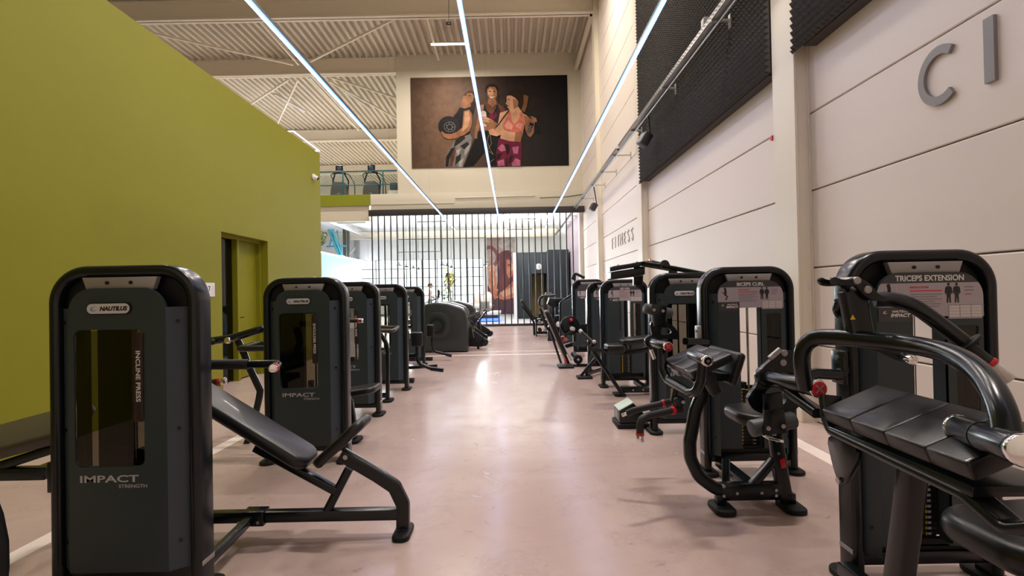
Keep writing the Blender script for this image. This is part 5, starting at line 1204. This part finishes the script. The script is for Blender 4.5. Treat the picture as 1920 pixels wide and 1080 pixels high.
m = MB(); m.prism(round_poly([(2.02, .86), (1.80, .86), (1.89, .71), (1.94, .68), (1.98, .74)], 2), (XPV - .03, 0, 0), (0, 1, 0), (0, 0, 1), (1, 0, 0), .02, 'frame_black', .004)
m.bb((XPV - .04, 1.36, .855), (XPV + .20, 1.98, .885), 'frame_black', .006); m.cyl((XPV - .032, 1.93, .70), (XPV - .04, 1.93, .70), .012, 'steel', 12); part(m, 'pad_bracket', r)
m = px_tube([(1716, 840, 1.70), (1702, 960, 1.73), (1682, 1110, 1.77)], rsec(.055, .085, .012), 'frame_black'); part(m, 'pad_column', r)
m = px_tube([(1480, 735, 2.3), (1535, 775, 2.1)], rsec(.05, .04), 'frame_black'); part(m, 'brace', r)
m = MB(); m.bb((1.18, 1.72, .04), (1.95, 1.80, .12), 'frame_black', .008); m.bb((1.50, 1.78, .05), (1.57, 2.52, .11), 'frame_black', .008); part(m, 'base_rail', r)
for x_ in (1.2, 1.92):
    m = MB(); m.prism(rrect(.12, .24, .05, 5), (x_, 1.76, 0), (1, 0, 0), (0, 1, 0), (0, 0, 1), .04, 'rubber', .008); part(m, 'foot', r)
sx = 1.50; m = MB(); T = frame_from((1.70, 1.73, .575), (1, 0, .06), (0, 1, 0)); oval_pad(m, .46, .42, .10, T, 'vinyl', .13); part(m, 'seat', r)
m = MB(); m.tube([(1.74, 1.76, .53), (1.78, 1.76, .10)], rsec(.07, .07), 'frame_black'); part(m, 'seat_post', r)

# 2 biceps curl -------------------------------------------------------
xa = P(1319, 700, 4.02).x
r = rroot(xa, 4.02, 'biceps curl machine with sloping elbow pad and curved front tube, second of the row'); tower(r, xa, 4.02, 'user', 'BICEPS CURL')
YB2 = 3.40
path = [(1318, 735), (1304, 770), (1293, 828), (1294, 858), (1310, 893), (1338, 914), (1365, 921), (1412, 921)]
m = px_tube([(x, y, YB2) for x, y in path], rsec(.078, .055, .016), 'frame_black', .12, (0, 1, 0)); part(m, 'curved_post', r)
m = MB(); q0, q1 = P(1350, 921, YB2), P(1462, 921, YB2); m.bb((q0.x, YB2 - .032, q0.z - .052), (q1.x, YB2 + .032, q0.z + .052), 'frame_black', .006)
for px, py in ((1357, 912), (1357, 930), (1382, 925), (1428, 924), (1455, 919), (1455, 929)): p_ = P(px, py, YB2 - .033); m.cyl((p_.x, YB2 - .033, p_.z), (p_.x, YB2 - .039, p_.z), .010, 'steel', 10)
m.bb((P(1361, 880, 3.9).x - .02, YB2 + .03, .06), (P(1361, 880, 3.9).x + .06, 4.06, .12), 'frame_black', .006); part(m, 'base_rail', r)
m = MB(); m.tube([P(1361, 915, 3.50), P(1361, 862, 3.62)], rsec(.05, .05), 'frame_black'); part(m, 'upright', r)
m = px_tube([(1408, 912, YB2), (1450, 862, YB2)], rsec(.055, .05), 'frame_black'); part(m, 'brace', r)
m = px_tube([(1452, 815, YB2), (1462, 880, YB2), (1474, 945, YB2)], rsec(.085, .06), 'frame_black'); m.pprism([(1462, 862), (1471, 859), (1474, 876), (1466, 879)], YB2 - .035, .006, 'red', .001)
for py in (828, 850): p_ = P(1456 + (py - 828) * .15, py, YB2 - .032); m.cyl(p_, p_ + V((0, -.006, 0)), .009, 'steel', 10)
part(m, 'seat_post', r)
m = MB(); m.tube([P(1446, 800, YB2), P(1451, 822, YB2)], .02, 'chrome'); p_ = P(1448, 821, YB2); m.box(p_, (.10, .1, .018), 'chrome', .004, 2, Matrix.Rotation(math.radians(14), 3, 'Y')); part(m, 'seat_slide', r)
for px in (1351, 1480):
    q = P(px, 948, YB2); m = MB(); m.prism(rrect(.13, .22, .05, 5), (q.x, YB2 - .02, 0), (1, 0, 0), (0, 1, 0), (0, 0, 1), .035, 'rubber', .01); m.bb((q.x - .03, YB2 - .03, .03), (q.x + .03, YB2 + .03, .10), 'frame_black', .006); part(m, 'foot', r)
q = P(1404, 777, YB2); m = MB(); oval_pad(m, .36, .40, .075, frame_from((q.x + .06, YB2, q.z), (1, 0, 0), (0, 1, 0)), 'vinyl', .13); part(m, 'seat', r)
e0, e1 = P(1243, 675, 3.70), P(1308, 645, 3.70); elbow_pad(r, e0.x, e0.z, e1.x, e1.z, 3.13, 3.70, .05, 1, .13)
m = MB(); m.box((e1.x + .05, 3.40, e1.z - .10), (.05, .50, .20), 'vinyl', .022, 4, Matrix.Rotation(math.radians(18), 3, 'Y')); part(m, 'chest_pad', r)
m = MB(); q0, q1 = P(1322, 690, 3.12), P(1352, 742, 3.12); dd = q1 - q0; m.box((q0 + q1) / 2 + V((0, .06, 0)), (.075, .06, dd.length * 1.05), 'vinyl', .02, 3, Matrix.Rotation(math.atan2(-dd.x, -dd.z) + pi, 3, 'Y')); part(m, 'side_pad', r)
m = MB(); m.bb((e0.x + .03, 3.2, e0.z - .07), (e1.x + .02, 3.62, e0.z - .02), 'frame_black', .01); m.tube([((e0.x + e1.x) / 2, 3.38, e0.z - .05), P(1318, 737, YB2)], rsec(.07, .05), 'frame_black'); part(m, 'pad_bracket', r)
# pivot cam, roller, hub
YC2 = 3.98
camo = round_poly(cpix([(232, 330), (268, 325), (285, 290), (300, 260), (290, 210), (286, 165), (310, 140), (345, 135), (400, 155), (450, 190), (480, 240), (482, 275), (440, 275), (380, 268), (340, 290), (320, 330), (280, 340)], 1140, 560, 3.6), 2)
hol = round_poly(cpix([(352, 250), (362, 190), (400, 192), (432, 220), (420, 240)], 1140, 560, 3.6), 2)
m = MB(); yprism(m, [(P(x, y, YC2).x, P(x, y, YC2).z) for x, y in camo], YC2, .03, 'frame_black', 0, [[(P(x, y, YC2).x, P(x, y, YC2).z) for x, y in hol]]); part(m, 'cam_plate', r)
m = MB(); a_, c_ = P(1209, 578, 3.80), P(1258, 588, 3.84); m.cyl(a_, c_, .038, 'roller_grey', 26, .005); p_ = (a_ + c_) / 2; m.pprism([(1223, 570), (1251, 573), (1247, 604), (1226, 602)], 3.77, .012, 'frame_black', .002); m.pprism([(1226, 590), (1247, 592), (1250, 615), (1228, 612)], 3.9, .1, 'frame_black', .002)
for px, py in ((1226, 581), (1243, 583)): p_ = P(px, py, 3.77); m.cyl(p_, p_ + V((0, -.006, 0)), .011, 'steel', 12)
part(m, 'counterweight', r)
h0, h1 = P(1219, 640, 3.98), P(1252, 650, 3.62)
m = MB(); m.cyl(h0, h1, .034, 'frame_black', 22, .004); m.cyl(h0, h0 + (h1 - h0) * .08, .048, 'frame_black', 22, .004); star(m, h1, .034, h1 - h0); part(m, 'far_hub', r)
m = px_tube([(1285, 640, 3.9), (1325, 641, 4.0)], rsec(.055, .05, .015), 'frame_black'); part(m, 'link_arm', r)
m = MB(); p_ = P(1316, 628, 4.05); m.box((xa - .012, 4.08, p_.z), (.028, .09, .14), 'silver', .01); m.cyl((xa - .026, 4.07, p_.z + .03), (xa - .036, 4.07, p_.z + .03), .012, 'steel', 10); part(m, 'tower_bracket', r)
# the U handle from hub to the chrome-capped sleeve
m = px_tube([(1241, 655, 3.68), (1243, 695, 3.62), (1252, 712, 3.58), (1292, 736, 3.22), (1306, 735, 3.12), (1314, 715, 3.10), (1318, 680, 3.08)], .029, 'frame_black', [0, .06, .06, .08, .08, .06, 0], n=8); part(m, 'arm_tube', r)
h2, h3 = P(1297, 664, 3.28), P(1325, 676, 3.02)
m = MB(); m.cyl(h2, h3, .033, 'gunmetal', 22, .004); dd = (h3 - h2).normalized(); m.cyl(h3, h3 + dd * .02, .034, 'chrome', 22, .006); m.cyl(h3 + dd * .0205, h3 + dd * .024, .022, 'frame_black', 20); m.cyl(h3 + dd * .0245, h3 + dd * .026, .009, 'steel', 12); part(m, 'near_hub', r)
m = MB(); p_ = P(1270, 751, 3.42); m.tube([P(1268, 730, 3.42), P(1262, 752, 3.42), P(1272, 772, 3.40)], rsec(.03, .03), 'frame_black', .03); m.cyl(p_, p_ + V((0, -.05, 0)), .034, 'frame_black', 18, .004); m.cyl(p_ + V((.02, -.05, 0)), p_ + V((.02, -.056, 0)), .012, 'steel', 10); m.tube([P(1260, 728, 3.45), P(1259, 752, 3.44)], .008, 'steel'); part(m, 'handle_swivel', r)
m = px_tube([(1276, 768, 3.40), (1262, 769, 3.36), (1212, 780, 3.26), (1203, 786, 3.24), (1200, 796, 3.24), (1200, 815, 3.24)], .022, 'foam_grip', [0, .03, .05, .03, .03, 0], n=8)
q0, q1 = P(1258, 770, 3.35), P(1264, 769, 3.36); m.cyl(q0, q1, .0265, 'red', 16, .003); p_ = P(1200, 815, 3.24); grip_end(m, p_, (0, 0, -1), .022); part(m, 'curl_handle', r)
m = px_tube([(1262, 752, 3.52), (1246, 756, 3.54), (1190, 769, 3.6), (1176, 775, 3.62)], .022, 'foam_grip', .04, n=8); q0, q1 = P(1242, 757, 3.55), P(1248, 755.5, 3.54); m.cyl(q0, q1, .0265, 'red', 16, .003); q0, q1 = P(1176, 775, 3.62), P(1166, 779, 3.63); m.cyl(q0, q1, .012, 'chrome', 14, .004); part(m, 'curl_handle', r)
m = MB(); q0, q1 = P(1220, 655, 3.9), P(1227, 673, 3.9); m.tube([q0, q1], .013, 'chrome'); part(m, 'pull_pin', r)

# 3 overhead pad machine, badge side to the aisle's near end
xa = P(1222, 690, 5.2).x
r = rroot(xa, 5.2, 'badge-side weight tower with thick overhead pads on an arm, third of the row'); tower(r, xa, 5.2, 'logo', None)
Y5 = 6.0
m = MB(); q0, q1 = P(1146, 509, Y5), P(1212, 500, Y5); pts = [P(x, y, Y5) for x, y in ((1146, 511), (1151, 509), (1210, 500), (1210, 514), (1204, 517), (1151, 524), (1146, 522))]; m.prism([(p.x, p.z) for p in pts], (0, Y5, 0), (1, 0, 0), (0, 0, 1), (0, 1, 0), .32, 'vinyl', .02, 4); part(m, 'overhead_pad', r)
m = MB(); pts = [P(x, y, Y5) for x, y in ((1144, 502), (1150, 499), (1211, 489), (1212, 497), (1150, 508), (1144, 509))]; m.prism([(p.x, p.z) for p in pts], (0, Y5 - .01, 0), (1, 0, 0), (0, 0, 1), (0, 1, 0), .30, 'frame_black', .01, 3)
for px, py in ((1162.5, 497), (1198, 491)): p_ = P(px, py, Y5); m.cyl((p_.x, Y5 + .1, p_.z - .01), (p_.x, Y5 + .1, p_.z + .01), .012, 'steel', 8)
part(m, 'pad_carrier', r)
m = px_tube([(1209, 494, Y5 - .02), (1265, 503, Y5 - .25), (1330, 516, Y5 - .5)], rsec(.06, .05), 'frame_black'); part(m, 'overhead_arm', r)
m = px_tube([(1206, 497, Y5 + .2), (1262, 507, Y5 - .05), (1262, 512, 5.55)], rsec(.09, .03), 'frame_black'); part(m, 'arm_bracket', r)
m = px_tube([(1222, 491, Y5 - .05), (1256, 499, Y5 - .12)], .022, 'foam_grip'); q0 = P(1220, 490.5, Y5 - .05); m.cyl(q0, P(1214, 489.5, Y5 - .03), .022, 'steel', 14, .004); m.cyl(P(1218, 490.2, Y5 - .05), P(1220, 490.5, Y5 - .05), .027, 'red', 14); m.cyl(P(1250, 497.5, Y5 - .1), P(1253, 498.3, Y5 - .1), .027, 'red', 14); part(m, 'handle', r)
m = MB(); q = P(1247, 496, 5.75); m.cyl(q + V((-.0, 0, -.0)), q + V((0, .04, 0)), .05, 'frame_black', 22, .005); part(m, 'pivot_disc', r)
m = MB(); q0, q1 = P(1196, 500, 6.25), P(1196, 535, 6.25); m.tube([q0, q1], rsec(.11, .08), 'frame_black'); part(m, 'pad_bracket', r)
m = MB(); q = P(1175, 775, 5.55)
m.prism([(q.x - .10, .06), (q.x + .16, .05), (q.x + .16, .14), (q.x + .05, .25), (q.x - .10, .17)], (0, 5.42, 0), (1, 0, 0), (0, 0, 1), (0, 1, 0), .30, 'frame_black', .008)
m.prism([(-.13, -.085), (.13, -.085), (.13, .085), (-.13, .085)], V((q.x - .025, 5.56, .215)), (0, 1, 0), (.88, 0, .47), (-.47, 0, .88), .012, 'pale_green', .003); m.bb((q.x - .12, 5.40, 0), (q.x + .2, 5.74, .05), 'rubber', .01); m.bb((q.x + .1, 5.55, .03), (xa + .12, 5.65, .10), 'frame_black', .006); part(m, 'footrest', r)

# 4 leg curl
xa = P(1127, 620, 7.75).x
r = rroot(xa, 7.75, 'leg curl machine with padded bench on a splayed frame, fourth of the row'); T4 = tower(r, xa, 7.75, 'user', 'LEG CURL', far=True)
Y7 = 7.15
m = MB(); a_, c_ = P(1136, 652, Y7), P(1168, 652, Y7); m.box(((a_.x + c_.x) / 2, Y7, a_.z), (c_.x - a_.x, .34, .10), 'vinyl', .03, 4); part(m, 'bench_pad', r)
m = MB(); a_, c_ = P(1171, 640, Y7), P(1222, 634, Y7); d_ = c_ - a_; oval_pad(m, d_.length + .1, .36, .08, frame_from((a_ + c_) / 2, d_, (0, 1, 0)), 'vinyl', .08); part(m, 'bench_pad', r)
m = px_tube([(1110, 655, Y7 - .1), (1168, 662, Y7), (1225, 655, Y7)], rsec(.07, .06), 'frame_black', .1); m.tube([P(1110, 655, Y7 - .18), P(1110, 655, Y7 + .2)], rsec(.06, .05), 'frame_black'); part(m, 'bench_rail', r)
m = px_tube([(1110, 655, Y7 - .1), (1168, 741, Y7 - .1)], rsec(.05, .05), 'frame_black'); part(m, 'leg', r)
m = MB(); q0, q1 = P(1163, 735, Y7), P(1222, 733, Y7); m.bb((q0.x, Y7 - .04, .04), (q1.x, Y7 + .04, .11), 'frame_black', .006); m.bb((q0.x - .09, Y7 - .1, 0), (q0.x + .06, Y7 + .1, .035), 'rubber', .01); m.bb((q1.x - .1, Y7, .04), (q1.x - .03, 7.8, .1), 'frame_black')
for px in (1187, 1206): p_ = P(px, 733, Y7 - .041); m.cyl((p_.x, Y7 - .041, .075), (p_.x, Y7 - .047, .075), .012, 'steel', 8)
part(m, 'base_rail', r)
m = px_tube([(1090, 622, 7.5), (1117, 646, 7.3)], .022, 'foam_grip'); q0, q1 = P(1087, 619, 7.52), P(1091, 623, 7.49); m.cyl(q0, q1, .026, 'plate_pale', 12, .004); part(m, 'handle', r)
m = px_tube([(1108, 651, 7.35), (1116, 640, 7.35)], .03, 'rubber'); q0 = P(1114, 641, 7.3); m.ball(q0, .028, 'plate_pale', 12); part(m, 'knee_roller', r)

# 5 machine behind it, with the tilted roller press
xa = P(1102, 610, 9.26).x
r = rroot(xa, 9.26, 'weight tower half hidden behind the leg curl machine'); tower(r, xa, 9.26, 'user', None, far=True)
m = MB(); q = P(1089, 706, 8.6); m.tube([P(1120, 668, 8.7), P(1089, 704, 8.6)], rsec(.05, .05), 'frame_black'); part(m, 'leg', r)
m = MB(); m.bb((q.x - .06, 8.5, 0), (q.x + .18, 8.75, .035), 'rubber', .01); m.tube([(q.x + .1, 8.65, .06), (xa + .3, 9.2, .08)], rsec(.05, .05), 'frame_black'); m.tube([(q.x + .1, 8.65, .04), (xa + .05, 8.9, .5)], rsec(.04, .04), 'frame_black'); part(m, 'base_rail', r)

# 6 tall tower with disc arm and long sloping backrest
xa = P(1074, 600, 11.5).x
r = rroot(xa, 11.5, 'tall weight tower with round cam, red knobs and long sloping pad in front'); tower(r, xa, 11.5, 'user', None, H=1.66, far=True)
q = P(1069, 611, 10.4); m = MB(); m.cyl(q, q + V((0, .05, 0)), .19, 'frame_black', 32, .01); m.box(q + V((.25, .05, -.06)), (.4, .08, .18), 'frame_black', .02); part(m, 'round_cam', r)
m = MB(); p_ = P(1071, 600, 10.38); m.ball(p_, .036, 'red', 12); part(m, 'red_knob', r)
m = MB(); p_ = P(1059, 640, 10.2); m.ball(p_, .036, 'red', 12); part(m, 'red_knob', r)
m = MB(); p_ = P(1055, 632, 10.2); m.cyl(p_ + V((-.03, 0, .0)), p_ + V((.03, 0, 0)), .025, 'red', 12); m.tube([p_, p_ + V((.1, 0, -.06))], .012, 'chrome', n=8); part(m, 'red_knob', r)
m = MB(); p_ = P(1075, 617, 10.3); m.cyl(p_, P(1072, 616, 10.2), .04, 'badge', 14, .005); m.tube([P(1055, 632, 10.3), P(1075, 618, 10.3)], .03, 'frame_black', n=8); part(m, 'lever_arm', r)
m = px_tube([(1056, 650, 10.2), (1070, 646, 10.2), (1100, 642, 10.5)], rsec(.09, .08), 'frame_black'); part(m, 'seat_frame', r)
m = px_tube([(1056, 646, 10.15), (1072, 676, 10.1)], rsec(.03, .03), 'plate_pale'); part(m, 'slide_bar', r)
q = P(1083, 673, 10.0); m = MB(); m.cyl(q, q + V((.0, -.10, 0)), .085, 'rubber', 20, .015); m.cyl(q + V((0, -.1, 0)), q + V((0, -.106, 0)), .02, 'badge', 10); m.tube([P(1074, 662, 10.1), q], .05, 'roller_grey', n=8); m.tube([q, (q.x, q.y, .03)], rsec(.04, .04), 'frame_black'); m.bb((q.x - .1, q.y - .06, 0), (xa + .2, q.y + .06, .04), 'frame_black', .006); part(m, 'ankle_roller', r)
m = px_tube([(1073, 524, 12.2), (1078, 512, 12.2), (1096, 521, 12.1)], rsec(.06, .05), 'frame_black', .05); m.tube([P(1078, 512, 12.2), P(1076, 560, 12.2)], rsec(.05, .05), 'frame_black'); part(m, 'top_arm', r)
# leg press sled: long sloping pad with its rails
Y9 = 9.95
a_, c_ = P(1020, 581, Y9), P(1061, 678, Y9); dd = c_ - a_
m = MB(); T = frame_from((a_ * .55 + c_ * .45) + V((.03, 0, .01)), dd, (0, 1, 0)); oval_pad(m, dd.length * .86, .34, .09, T, 'vinyl', .06); part(m, 'backrest', r)
m = px_tube([(1013, 578, Y9 - .1), (1026, 616, Y9 - .12), (1032, 622, Y9 - .12), (1052, 681, Y9 - .12)], rsec(.04, .06), 'frame_black', .05, (0, 1, 0)); m.tube([P(1016, 576, Y9 - .16), P(1062, 681, Y9 - .16)], rsec(.03, .04), 'steel'); part(m, 'side_rail', r)
m = px_tube([(1030, 600, Y9 + .2), (1066, 681, Y9 + .2)], rsec(.05, .06), 'frame_black'); part(m, 'side_rail', r)
q = P(1062, 684, Y9); m = MB(); m.bb((q.x - .16, Y9 - .22, 0), (q.x + .12, Y9 + .24, .035), 'rubber', .01); m.pprism([(1058, 674), (1062, 673), (1063, 681), (1059, 682)], Y9 - .19, .01, 'red', .001); part(m, 'base_plate', r)

# low tower beside it
xl = P(1052, 600, 13.6).x
r = thing('strength_machine', 'low dark weight tower left of the tall tower', 'strength machine', (xl + .15, 13.7, 0), GR)
m = MB(); m.prism([(xl, .02), (xl + .6, .02), (xl + .6, 1.36), (xl + .28, 1.26), (xl + .06, 1.17), (xl, 1.10)], (0, 13.6, 0), (1, 0, 0), (0, 0, 1), (0, 1, 0), .35, 'shroud_grey', .03, 3); part(m, 'shroud', r)
m = MB(); m.tube([(xl - .01, 13.66, 0), (xl - .01, 13.66, 1.12), (xl + .3, 13.66, 1.32), (xl + .62, 13.66, 1.40)], rsec(.06, .1, .02), 'frame_black', .08, (0, 1, 0)); part(m, 'frame', r)

# benches by the bar screen
Yq = 17.4
r = thing('weight_bench', 'black adjustable bench with raised back near the bar screen', 'bench', (P(1003, 628, Yq).x, Yq, 0))
a_, c_ = P(977, 562, Yq), P(1003, 599, Yq); m = MB(); dd = c_ - a_; oval_pad(m, dd.length, .3, .09, frame_from((a_ + c_) / 2, dd, (0, 1, 0)), 'vinyl', .08); part(m, 'backrest', r)
a_, c_ = P(1003, 602, Yq), P(1020, 597, Yq); m = MB(); dd = c_ - a_; oval_pad(m, dd.length, .3, .09, frame_from((a_ + c_) / 2, dd, (0, 1, 0)), 'vinyl', .08); part(m, 'seat', r)
m = px_tube([(980, 574, Yq), (1001, 604, Yq), (1002, 628.5, Yq)], rsec(.07, .06), 'frame_black', .06, (0, 1, 0)); part(m, 'frame', r)
m = px_tube([(1004, 604, Yq), (1020, 600, Yq), (1026, 627, Yq)], rsec(.06, .06), 'frame_black', .04); m.bb((P(1002, 620, Yq).x, Yq - .03, .04), (P(1026, 620, Yq).x, Yq + .03, .10), 'frame_black'); part(m, 'rear_leg', r)
Yw = 16.9
r = thing('dumbbell_stand', 'small stand of chrome and black dumbbells beside the bench', 'dumbbell stand', (P(1018, 628, Yw).x, Yw, 0))
q = P(1018, 628, Yw); m = MB(); m.bb((q.x - .22, Yw, 0), (q.x - .18, Yw + .3, .62), 'frame_black'); m.bb((q.x + .18, Yw, 0), (q.x + .22, Yw + .3, .62), 'frame_black')
for z in (.12, .36, .58): m.bb((q.x - .2, Yw, z), (q.x + .2, Yw + .3, z + .03), 'frame_black')
part(m, 'rack', r)
k = 0
for z, row in ((.15, 'lower'), (.39, 'middle'), (.61, 'upper')):
    for i in range(2):
        c = V((q.x - .09 + .18 * i, Yw + .12, z + .062)); d = thing('dumbbell', 'small dumbbell on the %s shelf of the stand beside the bench, %s' % (row, ('nearer the bench', 'farther from the bench')[i]), 'dumbbell', c, 'dumbbells on the stand')
        m = MB(); m.cyl(c + V((0, -.1, 0)), c + V((0, .1, 0)), .016, 'chrome', 10); part(m, 'grip', d)
        for s in (-1, 1): m = MB(); m.cyl(c + V((0, s * .09, 0)), c + V((0, s * .15, 0)), .06, 'steel' if (i + k) % 2 else 'rubber', 14, .008); part(m, 'weight_head', d)
    k += 1
Yx = 15.2
r = thing('rowing_console_machine', 'black machine with boxy console and curved grab bar behind the sloping pad machine', 'exercise machine', (P(1045, 600, Yx).x, Yx, 0))
m = MB(); pts = [P(x, y, Yx) for x, y in ((1030, 559), (1058, 559), (1060, 574), (1052, 577), (1034, 577), (1026, 570))]; m.prism([(p.x, p.z) for p in pts], (0, Yx, 0), (1, 0, 0), (0, 0, 1), (0, 1, 0), .4, 'frame_black', .03, 3); part(m, 'console', r)
m = px_tube([(1011, 572, Yx - .1), (1012, 560, Yx - .1), (1018, 555, Yx - .1), (1041, 553.5, Yx - .1)], .035, 'frame_black', .15, n=8); part(m, 'grab_bar', r)
m = MB(); pts = [P(x, y, Yx + .4) for x, y in ((1021, 555), (1024, 548), (1034, 548), (1037, 555))]; m.prism([(p.x, p.z) for p in pts], (0, Yx + .4, 0), (1, 0, 0), (0, 0, 1), (0, 1, 0), .3, 'grey_plastic', .02, 2); part(m, 'head_pad', r)
m = MB(); p_ = P(1037, 580, Yx + .1); m.tube([p_ + V((0, 0, .1)), (p_.x, p_.y, .05)], rsec(.07, .07), 'frame_black'); m.tube([P(1012, 572, Yx - .1), P(1036, 590, Yx + .1)], rsec(.05, .05), 'frame_black'); part(m, 'post', r)
m = MB(); p_ = P(1046, 600, Yx); m.prism([(p_.x - .3, .0), (p_.x + .3, 0), (p_.x + .25, .5), (p_.x + .1, .75), (p_.x - .1, .72), (p_.x - .28, .4)], (0, Yx + .05, 0), (1, 0, 0), (0, 0, 1), (0, 1, 0), .3, 'frame_black', .03, 3); part(m, 'housing', r)
m = MB(); p_ = P(1047, 608, Yx - .1); m.ball(p_, (.07, .07, .08), 'badge', 12); p_ = P(1051, 583, Yx - .05); m.ball(p_, (.06, .06, .05), 'badge', 12); part(m, 'flywheel_cap', r)
